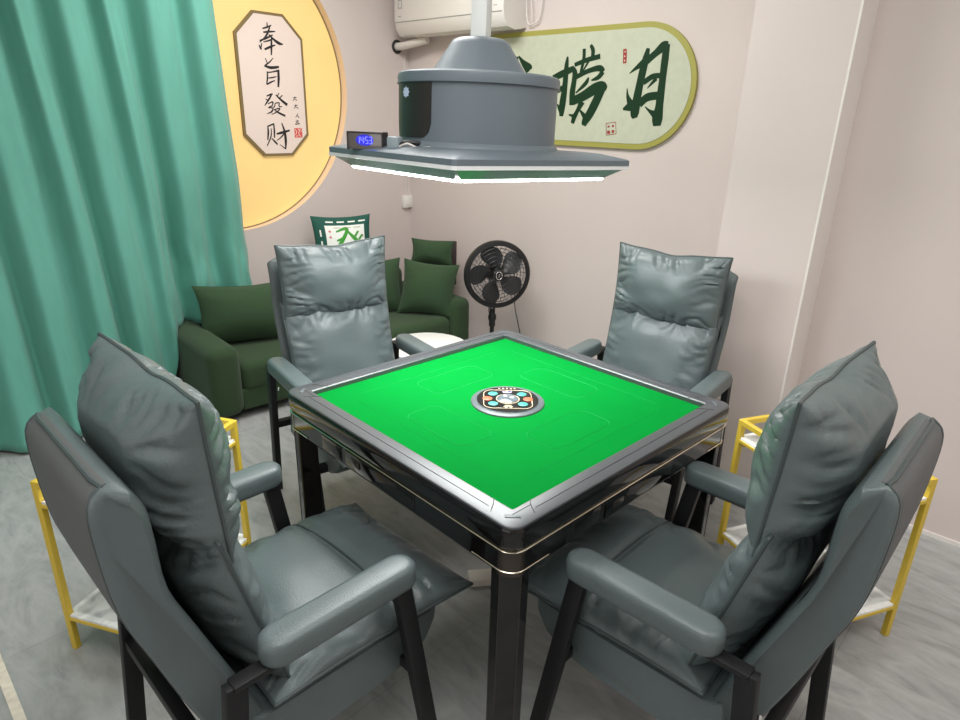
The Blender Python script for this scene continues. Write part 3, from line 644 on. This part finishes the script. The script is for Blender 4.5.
bm = bmesh.new(); lathe(bm, [(.218, .070), (.214, .078), (.207, .084), (.206, .218), (.213, .220)], 96); obj('drum', bm, M['lamp_grey'], lamp, True, 35)
bm = bmesh.new(); lathe(bm, [(.208, .218), (.2105, .220), (.2110, .236), (.209, .243), (.204, .247), (.132, .250)], 96); obj('drum_lid', bm, M['lamp_grey'], lamp, True, 35)
bm = bmesh.new(); lathe(bm, [(.128, .249), (.122, .255), (.078, .319), (.070, .329), (.058, .334), (0, .335)], 72, cap=False); obj('cone_cover', bm, M['lamp_grey'], lamp, True, 35)
bm = bmesh.new(); box(bm, (0, 0, .334+((ZC-LZ)/LS-.334)/2), (.042, .042, (ZC-LZ)/LS-.334), .003, 2, Matrix.Rotation(.55, 4, 'Z')); obj('hanging_pole', bm, M['pole'], lamp)
# curved dark panel on the drum
A0 = math.radians(-101)-LROT
bm = bmesh.new(); r0, r1 = .2065, .2092; half = math.radians(22); zt, zb, rc = .2175, .092, .034
def pan(r):
    out = []
    arc = half*r0
    pts = [(-arc, zt), (-arc, zb+rc)] + [(-arc+rc-rc*math.cos(a), zb+rc-rc*math.sin(a)) for a in [PI/2*k/6 for k in range(1, 7)]]
    n = 8; pts += [(-arc+rc+(2*arc-2*rc)*k/n, zb) for k in range(1, n)]
    pts += [(arc-rc+rc*math.sin(a), zb+rc-rc*math.cos(a)) for a in [PI/2*k/6 for k in range(0, 7)]] + [(arc, zt)]
    pts += [(arc-2*arc*k/12, zt) for k in range(1, 12)]
    return [(r*math.cos(A0+s/r0), r*math.sin(A0+s/r0), z) for s, z in pts]
# strip mesh so the panel follows the drum
n = 24; cols = []
for k in range(n+1):
    s = -half*r0+2*half*r0*k/n; d = half*r0-abs(s)
    zl = zb if d >= rc else zb+rc-math.sqrt(max(0, rc*rc-(rc-d)**2))
    a = A0+s/r0
    cols.append([(r1*math.cos(a), r1*math.sin(a), zl), (r1*math.cos(a), r1*math.sin(a), zt), (r0*math.cos(a), r0*math.sin(a), zt), (r0*math.cos(a), r0*math.sin(a), zl)])
loft(bm, cols); vp = obj('vent_panel', bm, M['lamp_dark'], lamp, True, 35)
bm = bmesh.new()
pts = []
for k in range(16):
    rr = .017 if k % 2 == 0 else .0125
    a = 2*PI*k/16; s, z = rr*math.cos(a)*1.1, rr*math.sin(a)*.8
    aa = A0-.06+s/r1; pts.append(((r1+.0012)*math.cos(aa), (r1+.0012)*math.sin(aa), .196+z))
poly(bm, pts); obj('badge', bm, M['badge'], vp)

for ch in lamp.children_recursive:
    for v in ch.data.vertices: v.co *= LS

# digital clock standing on the lamp's plate
def onlamp(x, y):
    c, s = math.cos(LROT), math.sin(LROT); return (LX+x*c-y*s, LY+x*s+y*c)
cx, cy = onlamp(-.108, -.302)
ck = thing('digital_clock', 'small smoky box clock with glowing blue digits on the left front edge of the lamp', 'clock', (cx, cy, LZ+.070), .35)
bm = bmesh.new(); box(bm, (0, 0, .023), (.112, .030, .046), .004); obj('casing', bm, M['smoke_case'], ck, True, 35)
bm = bmesh.new()
for a in (-.0565, .0565): box(bm, (a, -.001, .023), (.003, .032, .047), .001)
box(bm, (0, -.001, .0465), (.113, .032, .002), .0008)
obj('edge_frame', bm, M['clock_frame'], ck)
bm = bmesh.new(); poly(bm, [(.025*1.15*math.cos(2*PI*k/24), -.0153, .025+.015*math.sin(2*PI*k/24)) for k in range(24)]); scn = obj('screen', bm, M['blue_glow'], ck)
SEG = {'0': 'abcdef', '2': 'abged', '1': 'bc', '4': 'fgbc', '5': 'afgcd', '8': 'abcdefg', '3': 'abgcd'}
bm = bmesh.new()
def digit(x0, ch):
    w, h, t = .0075, .017, .0016; z0 = .0165
    S = {'a': (x0, z0+h, w, t), 'g': (x0, z0+h/2, w, t), 'd': (x0, z0, w, t), 'f': (x0-w/2, z0+h*.75, t, h/2), 'b': (x0+w/2, z0+h*.75, t, h/2), 'e': (x0-w/2, z0+h*.25, t, h/2), 'c': (x0+w/2, z0+h*.25, t, h/2)}
    for k in SEG[ch]:
        a, b, c, d = S[k]; box(bm, (a, -.0158, b), (c, .0008, d))
for x0, ch in ((-.020, '1'), (-.0075, '4'), (.0075, '5'), (.020, '3')): digit(x0, ch)
for z in (.0215, .0285): box(bm, (0, -.0158, z), (.0018, .0008, .0018))
obj('digits', bm, M['blue_led'], scn, False)
ax, ay = onlamp(-.012, -.272)
ad = thing('clock_adapter', 'small blue-grey plug adapter with black and white leads beside the blue clock', 'adapter', (ax, ay, LZ+.071), .3)
bm = bmesh.new(); box(bm, (0, 0, .019), (.036, .03, .036), .005); obj('casing', bm, M['adapter_grey'], ad)
bm = bmesh.new(); tube(bm, smooth_path([(.016, 0, .016), (.035, .0, .022), (.06, .01, .022), (.075, .03, .016)]), .006, 8); obj('black_lead', bm, M['black_cable'], ad)
bm = bmesh.new(); tube(bm, smooth_path([(.018, -.006, .012), (.045, -.008, .02), (.07, -.002, .012), (.11, .0, .013)]), .0028, 8); obj('white_lead', bm, M['white_cable'], ad)

# ------------------------------------------------------------------ sofa along the left wall
SROT = math.atan2(.997, .08)
SO = Vector((-1.905, -.075, 0))
sofa = thing('sofa', 'low dark green fabric sofa standing along the left wall behind the far left armchair', 'sofa', SO, SROT)
SL = 1.765
def softbox(bm, x0, x1, y0, y1, z0, z1, r, seg=5):
    box(bm, ((x0+x1)/2, (y0+y1)/2, (z0+z1)/2), (x1-x0, y1-y0, z1-z0), r, seg)
bm = bmesh.new(); softbox(bm, .16, SL-.16, .03, .68, .05, .17, .012); obj('base', bm, M['sofa'], sofa)
for x0 in (0, SL-.17):
    bm = bmesh.new(); softbox(bm, x0, x0+.17, 0, .70, .035, .425, .058, 6); obj('arm', bm, M['sofa'], sofa, True, 60)
bm = bmesh.new(); softbox(bm, .17, SL-.17, .015, .56, .155, .315, .045, 6); obj('seat_cushion', bm, M['sofa'], sofa, True, 60)
bm = bmesh.new(); softbox(bm, .17, SL-.17, .54, .70, .06, .56, .05, 6); obj('backrest', bm, M['sofa'], sofa, True, 60)
for x in (.07, SL-.07):
    for y in (.06, .63):
        bm = bmesh.new(); box(bm, (x, y, .019), (.04, .04, .038), .004); obj('foot', bm, M['board'], sofa)

def to_world(lx, ly, z):
    c, s = math.cos(SROT), math.sin(SROT); return (SO.x+lx*c-ly*s, SO.y+lx*s+ly*c, z)
# dark board standing across the corner
bd = bmesh.new(); box(bd, (0, 0, .155), (.30, .022, .31), .004)
bo = obj('corner_board', bd, M['board']); bo.location = (-2.195, 1.742, .427); bo.rotation_euler = (-.02, 0, math.radians(43))
tag(bo, 'dark brown upright board at the far end of the sofa behind the cushions', 'board')

def throw(name, label, w, h, t, loc, rz, tilt, roll=0, seed=1, group=None, m='cushion', cat='cushion'):
    """cushion standing on its lower edge; faces local -Y"""
    bm = bmesh.new()
    ring = cushion(bm, w, h, t, t, lambda a, b, c: (a, -c, b+h/2), seed, 40, 40, 2.2, .62, .006, .10)
    th = thing(name, label, cat, loc, 0, group)
    th.rotation_mode = 'XYZ'
    th.matrix_world = Matrix.Translation(loc) @ Matrix.Rotation(rz, 4, 'Z') @ Matrix.Rotation(tilt, 4, 'X') @ Matrix.Rotation(roll, 4, 'Y')
    f = obj('cover', bm, M[m], th, True, 80)
    bm = bmesh.new(); tube(bm, ring, .003, 5, True); obj('seam', bm, M[m], th)
    return th
FW = math.atan2(.08, .997)                                   # sofa's facing direction
# facing angle a: local -Y points to direction a  ->  rz = a + 90 deg
throw('throw_cushion', 'dark green cushion at the near end of the sofa beside the curtain', .60, .34, .10, (-2.205, .335, .312), math.radians(-18)+PI/2, -.24, 0.03, 11, 'dark green cushions on the sofa')
throw('throw_cushion', 'dark green cushion peeking out right behind the far left armchair', .40, .36, .09, (-2.19, 1.19, .315), math.radians(-25)+PI/2, -.28, 0, 12, 'dark green cushions on the sofa')
throw('throw_cushion', 'large dark green square cushion at the far end of the sofa', .37, .36, .10, (-1.94, 1.41, .318), math.radians(-47)+PI/2, -.42, .10, 13, 'dark green cushions on the sofa')
throw('bolster_cushion', 'small dark green bolster resting on top of the large square cushion, against the brown board', .29, .17, .055, (-2.115, 1.63, .597), math.radians(-47)+PI/2, -.18, .05, 14)
# white tile print pillow
def tile_pillow():
    w, h, t = .40, .385, .07
    th = thing('printed_pillow', 'bottle green pillow printed with a white game tile and a green character', 'pillow', (0, 0, 0))
    nrm = {}
    def face(a, b, lift=0.0):
        u, v = a/(w/2), b/(h/2)
        c = t*((max(0, 1-abs(u)**2.2))*(max(0, 1-abs(v)**2.2)))**.62
        return (a*(1-.09*(1-v*v)), -c-lift, b*(1-.09*(1-u*u))+h/2)
    bm = bmesh.new(); ring = cushion(bm, w, h, t, t, lambda a, b, c: (a, -c, b+h/2), 15, 40, 40, 2.2, .62, .0, .09)
    cv = obj('cover', bm, M['tile_dark'], th, True, 80)
    def patch(x0, x1, z0, z1, lift, m, name, par, n=14):
        bm = bmesh.new(); g = [[bm.verts.new(face(x0+(x1-x0)*i/n, z0+(z1-z0)*j/n, lift)) for j in range(n+1)] for i in range(n+1)]
        for i in range(n):
            for j in range(n): bm.faces.new((g[i][j], g[i+1][j], g[i+1][j+1], g[i][j+1]))
        return obj(name, bm, M[m], par)
    pr = patch(-.128, .150, -.165, .130, .003, 'tile_white', 'white_print', cv)
    for k in range(4): patch(-.115+k*.075, -.065+k*.075, .150, .160, .003, 'tile_white', 'dash', cv, 4)
    for k in range(4): patch(-.166, -.156, .055-k*.075, .10-k*.075, .003, 'tile_white', 'dash', cv, 4)
    G = [[(-.07, .10, .010), (.0, .125, .022), (.01, .10, .024), (-.05, .0, .026), (-.08, -.03, .01)], [(-.07, .03, .014), (-.02, .05, .016)],
         [(.02, .10, .014), (.06, .05, .026), (.13, -.02, .03)], [(.10, .10, .014), (.07, .06, .016)], [(.13, .07, .014), (.10, .035, .016)],
         [(-.06, -.03, .016), (.0, -.02, .018), (.01, -.06, .016), (-.05, -.08, .016), (-.01, -.09, .016), (-.03, -.15, .012)],
         [(.04, -.03, .014), (.08, -.03, .014), (.09, -.07, .014)], [(.03, -.09, .014), (.09, -.09, .016), (.03, -.16, .010)], [(.03, -.10, .012), (.08, -.15, .018), (.12, -.165, .010)]]
    bm = bmesh.new(); ribbon(bm, [[(x*.95+.008, z*.9-.005, ww) for x, z, ww in s] for s in G], lambda s, t2: face(s, t2, .0045)); obj('green_character', bm, M['tile_green'], pr)
    bm = bmesh.new(); ribbon(bm, [[(-.105, z, .014), (-.095, z-.012, .014)] for z in (.095, .055, -.01)], lambda s, t2: face(s, t2, .0045)); obj('red_mark', bm, M['print_red'], pr)
    bm = bmesh.new(); ribbon(bm, [[(x, .113, .003), (x+.05, .113, .003)] for x in (-.07, .0, .07)] + [[(.135, z, .006), (.137, z-.02, .004)] for z in (.06, .02)], lambda s, t2: face(s, t2, .0045)); obj('small_print', bm, M['plaque_border'], pr)
    return th
tp = tile_pillow()
tp.matrix_world = Matrix.Translation((-2.42, 1.135, .558)) @ Matrix.Rotation(math.radians(-22)+PI/2, 4, 'Z') @ Matrix.Rotation(-.22, 4, 'X') @ Matrix.Rotation(.0, 4, 'Y')

# ------------------------------------------------------------------ curtain
NU, NV = 300, 64
bm = bmesh.new(); g = []
for i in range(NU+1):
    s = i/NU; row = []
    ph = s*2*PI*12.5+1.3*math.sin(s*9)+.6
    for j in range(NV+1):
        v = j/NV                                            # 0 top, 1 bottom
        y_nom = -2.2+2.62*s
        tuck = sstep(y_nom, -.20, -.08)
        zb = .018*(1-tuck)+.42*tuck
        z = 2.72+(zb-2.72)*v
        yy = -2.2+(2.62+.10*(2.1-z)*.5)*s + .012*math.sin(ph*.5+z*1.4)
        sw = .6+.4*v
        ph2 = ph+.5*math.sin(z*1.3+s*6)
        f = math.sin(ph2)+.28*math.sin(2*ph2+.8)
        x = -2.39+.050*sw*f+.016*noise.noise(Vector((s*26, z*1.6, 2)))
        x += .085*v*(1-tuck)
        x -= tuck*.05*sstep(1.4-z, .1, .6)
        if tuck > 0: x += .02*tuck*noise.noise(Vector((s*60, z*7, 8)))*sstep(1.1-z, 0, .4)
        row.append(bm.verts.new((x, yy, z)))
    g.append(row)
for i in range(NU):
    for j in range(NV): bm.faces.new((g[i][j], g[i+1][j], g[i+1][j+1], g[i][j+1]))
cu = thing('curtain', 'long teal green curtain hanging in folds along the left wall', 'curtain', (-2.4, -.9, 0))
for v in bm.verts: v.co -= Vector((-2.4, -.9, 0))
c = obj('cloth', bm, M['curtain'], cu, True, 180)
md = c.modifiers.new('cloth', 'SOLIDIFY'); md.thickness = .002
bm = bmesh.new(); tube(bm, [(0, -1.4, 2.735), (0, 1.40, 2.735)], .014, 12); obj('curtain_rail', bm, M['white_plastic'], cu)

# ------------------------------------------------------------------ pedestal fan
fx, fy = -1.572, 1.672
fan = thing('pedestal_fan', 'black pedestal fan standing in the corner beside the sofa', 'fan', (fx, fy, 0))
bm = bmesh.new(); lathe(bm, [(.17, 0), (.17, .012), (.15, .024), (.05, .036), (.028, .06), (0, .06)], 48, cap=False); obj('base', bm, M['fan_black'], fan, True, 35)
bm = bmesh.new(); lathe(bm, [(.014, .03), (.014, .30), (.011, .30), (.011, .50)], 20); obj('pole', bm, M['fan_black'], fan, True, 35)
bm = bmesh.new(); lathe(bm, [(.016, .27), (.021, .275), (.021, .31), (.027, .32), (.027, .345), (.018, .36), (.018, .43), (.024, .44), (.024, .50), (.016, .52)], 24); obj('control_collar', bm, M['fan_black'], fan, True, 35)
bm = bmesh.new()
for z in (.40, .418, .436, .454): lathe(bm, [(.005, 0), (.005, .005), (0, .006)], 10, cap=False); [setattr(v, 'co', Matrix.Translation((.012, -.020, z)) @ Matrix.Rotation(PI/2, 4, 'X') @ v.co) for v in bm.verts[-21:]]
obj('button', bm, M['chrome'], fan)
hd = link('fan_head', None, fan); ang = math.atan2(-.56, .83)
hd.location = (.035, -.03, .615); hd.rotation_euler = (0, 0, ang)           # local +X is the blowing direction
hd.matrix_basis = Matrix.Translation((.015, -.012, .636)) @ Matrix.Rotation(ang, 4, 'Z') @ Matrix.Rotation(-.06, 4, 'Y')
GR = .205
def circ(r, x, n=64): return [(x, r*math.cos(2*PI*k/n), r*math.sin(2*PI*k/n)) for k in range(n)]
bm = bmesh.new(); loft(bm, [circ(r, x) for r, x in ((GR-.008, .062), (GR+.006, .060), (GR+.007, .090), (GR+.001, .098), (GR-.024, .101), (GR-.026, .096), (GR-.010, .090))], False, False, True); obj('grille_rim', bm, M['fan_black'], hd, True, 40)
bm = bmesh.new()
def dish(r, front): return (.101+.022*(1-(r/GR)**2)) if front else (.062-.045*(1-(r/GR)**2))
for r in (.045, .07, .095, .12, .145, .168): tube(bm, circ(r, dish(r, True), 56), .0014, 5, True)
for k in range(40):
    a = 2*PI*k/40
    tube(bm, [(dish(r, True), r*math.cos(a+(.20-r)*2.4), r*math.sin(a+(.20-r)*2.4)) for r in (.032, .06, .09, .12, .15, .185)], .0010, 4)
obj('front_grille', bm, M['fan_black'], hd)
bm = bmesh.new()
for r in (.06, .08, .10, .12, .14, .16, .178, .193): tube(bm, circ(r, dish(r, False), 56), .0014, 5, True)
for k in range(32):
    a = 2*PI*k/32; tube(bm, [(dish(r, False), r*math.cos(a), r*math.sin(a)) for r in (.05, .09, .13, .17, .20)], .0012, 4)
obj('rear_grille', bm, M['fan_black'], hd)
bm = bmesh.new(); loft(bm, [circ(r, x, 36) for r, x in ((.030, -.115), (.048, -.105), (.055, -.06), (.055, 0), (.050, .02))]); obj('motor_housing', bm, M['fan_black'], hd, True, 40)
bm = bmesh.new(); bar(bm, (-.045, 0, -.15), (-.045, 0, -.02), .045, .04, (0, 1, 0), .008); obj('neck', bm, M['fan_black'], hd)
for k in range(5):
    bm = bmesh.new(); a0 = 2*PI*k/5+.42; F = []
    for i in range(13):
        r = .026+.158*i/12; row = []
        half = .18+.36*math.sin(PI*min(1, (i/12)*.72+.10))
        for j in range(9):
            tt = -1+2*j/8
            rr = r-.022*(tt*tt)*(i/12)
            a = a0+half*tt+.25*(i/12); x = .078-.020*tt*(1-.25*i/12)
            row.append((x, rr*math.cos(a), rr*math.sin(a)))
        F.append(row)
    vf = [[bm.verts.new(p) for p in row] for row in F]; vb = [[bm.verts.new((p[0]-.003, p[1], p[2])) for p in row] for row in F]
    for i in range(12):
        for j in range(8):
            bm.faces.new((vf[i][j], vf[i+1][j], vf[i+1][j+1], vf[i][j+1])); bm.faces.new((vb[i][j], vb[i][j+1], vb[i+1][j+1], vb[i+1][j]))
    edge = [(i, 0) for i in range(13)]+[(12, j) for j in range(1, 9)]+[(i, 8) for i in range(11, -1, -1)]+[(0, j) for j in range(7, 0, -1)]
    for (i, j), (i2, j2) in zip(edge, edge[1:]+edge[:1]): bm.faces.new((vf[i][j], vb[i][j], vb[i2][j2], vf[i2][j2]))
    obj('blade', bm, M['fan_blade'], hd, True, 50)
bm = bmesh.new(); loft(bm, [circ(r, x, 32) for r, x in ((.030, .06), (.030, .095), (.024, .105))]); obj('blade_hub', bm, M['fan_black'], hd, True, 40)
bm = bmesh.new(); loft(bm, [circ(r, x, 40) for r, x in ((.036, .118), (.036, .126), (.030, .129))]); bg = obj('hub_badge', bm, M['fan_black'], hd, True, 40)
bm = bmesh.new(); tube(bm, [(.129, .019*math.cos(2*PI*k/32), .024*math.sin(2*PI*k/32)) for k in range(32)], .0024, 6, True); tube(bm, [(.130, .004, .010), (.130, -.004, -.010)], .0028, 6); obj('badge_ring', bm, M['chrome'], bg)
bm = bmesh.new(); tube(bm, smooth_path([(-.02, .015, .47), (-.05, .02, .38), (-.055, .05, .28), (-.03, .08, .12), (.02, .10, .02)]), .0035, 8); obj('power_cord', bm, M['black_cable'], fan)
bm = bmesh.new(); tube(bm, smooth_path([(-1.515, 1.80, .72), (-1.50, 1.80, .55), (-1.49, 1.80, .40), (-1.46, 1.80, .30), (-1.42, 1.82, .12), (-1.42, 1.85, .005)]), .003, 8)
tag(obj('thin_cable', bm, M['black_cable']), 'thin dark cable hanging behind the fan down to the floor', 'cable')

# ------------------------------------------------------------------ yellow racks with marble shelves
def build_rack():
    t = thing('side_rack', '', 'side table', (0, 0, 0))
    hx, hy, Hh, q = .148, .256, .592, .019
    for sx in (-1, 1):
        for sy in (-1, 1):
            bm = bmesh.new(); box(bm, (sx*(hx-q/2), sy*(hy-q/2), Hh/2), (q, q, Hh), .0015, 1); obj('leg', bm, M['rack_gold'], t, True, 30)
    for nm, z in (('top_frame', Hh-.009), ('middle_frame', .515), ('lower_frame', .118)):
        bm = bmesh.new(); hh = q if nm == 'top_frame' else .012
        for s in (-1, 1):
            box(bm, (s*(hx-q/2), 0, z), (q-.001, 2*hy-2*q+.002, hh), .001, 1); box(bm, (0, s*(hy-q/2), z), (2*hx-2*q+.002, q-.001, hh), .001, 1)
        obj(nm, bm, M['rack_gold'], t, True, 30)
    for z in (.5235, .1265):
        bm = bmesh.new(); box(bm, (0, 0, z), (2*hx-.006, 2*hy-2*q-.002, .0105), .0015, 1); box(bm, (0, 0, z), (2*hx-2*q-.002, 2*hy-.006, .0105), .0015, 1)
        obj('shelf', bm, M['marble'], t, True, 30)
    bm = bmesh.new()
    for sx in (-1, 1):
        for sy in (-1, 1):
            P = [(sx*(hx-q), sy*(hy-q-.001), .51), (sx*(hx-q), sy*(hy-q-.026), .51), (sx*(hx-q), sy*(hy-q-.001), .484)]
            loft(bm, [[(x-sx*.0015, y, z) for x, y, z in P], [(x-sx*.004, y, z) for x, y, z in P]])
    obj('corner_gusset', bm, M['rack_gold'], t, False)
    return t
rk = build_rack(); rk.location = (-.792, -.776, 0); rk.rotation_euler = (0, 0, math.radians(27))
rk['label'] = 'yellow metal rack with white marble shelves behind the front left armchair'; rk['group'] = 'yellow marble racks'
r2 = copy_tree(rk); r2.location = (.708, .79, 0); r2.rotation_euler = (0, 0, math.radians(63))
r2['label'] = 'yellow metal rack with white marble shelves behind the front right armchair'

# ------------------------------------------------------------------ white round side table, adapter on the floor
rt = thing('round_side_table', 'white round side table behind the far left armchair, in front of the sofa', 'side table', (-1.205, .765, 0))
bm = bmesh.new(); lathe(bm, [(.20, .425), (.212, .428), (.215, .436), (.213, .447), (.205, .45), (0, .45)], 64, cap=False); lathe(bm, [(.2, .425), (0, .4251)], 64, cap=False); obj('tabletop', bm, M['table_white'], rt, True, 35)
bm = bmesh.new(); lathe(bm, [(.15, 0), (.155, .01), (.155, .426)], 56); obj('drum_base', bm, M['table_white'], rt, True, 35)
pa = thing('power_adapter', 'small off-white adapter block lying on the floor under the table', 'adapter', (-.125, .048, 0), .9)
bm = bmesh.new(); box(bm, (0, 0, .016), (.10, .062, .032), .006); obj('casing', bm, M['adapter'], pa)
bm = bmesh.new(); tube(bm, smooth_path([(.045, 0, .016), (.10, .01, .008), (.2, .06, .005), (.3, .02, .005)]), .004, 8); obj('lead', bm, M['white_cable'], pa)

# ------------------------------------------------------------------ lights and camera
def area(name, loc, sx, sy, power, col=(1, .975, .955), rot=(0, 0, 0)):
    d = bpy.data.lights.new(name, 'AREA'); d.shape = 'RECTANGLE'; d.size = sx; d.size_y = sy; d.energy = power; d.color = col
    o = bpy.data.objects.new(name, d); COL.objects.link(o); o.location = loc; o.rotation_euler = rot; return o
area('ceiling_light', (-1.2, .55, ZC-.02), 1.4, .7, 46)
area('ceiling_light', (.6, -1.1, ZC-.02), 1.6, 1.2, 30)
area('ceiling_light', (2.0, .2, ZC-.02), 1.2, 1.2, 20)
area('window_daylight', (.9, -3.2, 1.55), 3.2, 1.7, 14, (.93, .97, 1.0), (PI/2, 0, 0))
w = bpy.data.worlds.new('room_air'); SC.world = w; w.use_nodes = True
w.node_tree.nodes['Background'].inputs['Color'].default_value = (.9, .92, 1, 1); w.node_tree.nodes['Background'].inputs['Strength'].default_value = .3

C = Vector((1.14159, -1.35459, 1.56444))
r = Vector((0.725976, 0.687294, 0.024203)); u = Vector((-0.259462, 0.241134, 0.935165)); f = Vector((-0.636897, 0.685187, -0.353384))
cd = bpy.data.cameras.new('camera'); cd.sensor_width = 36; cd.sensor_fit = 'HORIZONTAL'; cd.lens = 644.729/960*36; cd.clip_start = .02
cam = bpy.data.objects.new('camera', cd); COL.objects.link(cam)
cam.matrix_world = Matrix(((r.x, u.x, -f.x, C.x), (r.y, u.y, -f.y, C.y), (r.z, u.z, -f.z, C.z), (0, 0, 0, 1)))
SC.camera = cam
vs = SC.view_settings
vs.view_transform = 'Standard'; vs.look = 'None'; vs.gamma = 1; vs.use_curve_mapping = False; vs.exposure = 0.2
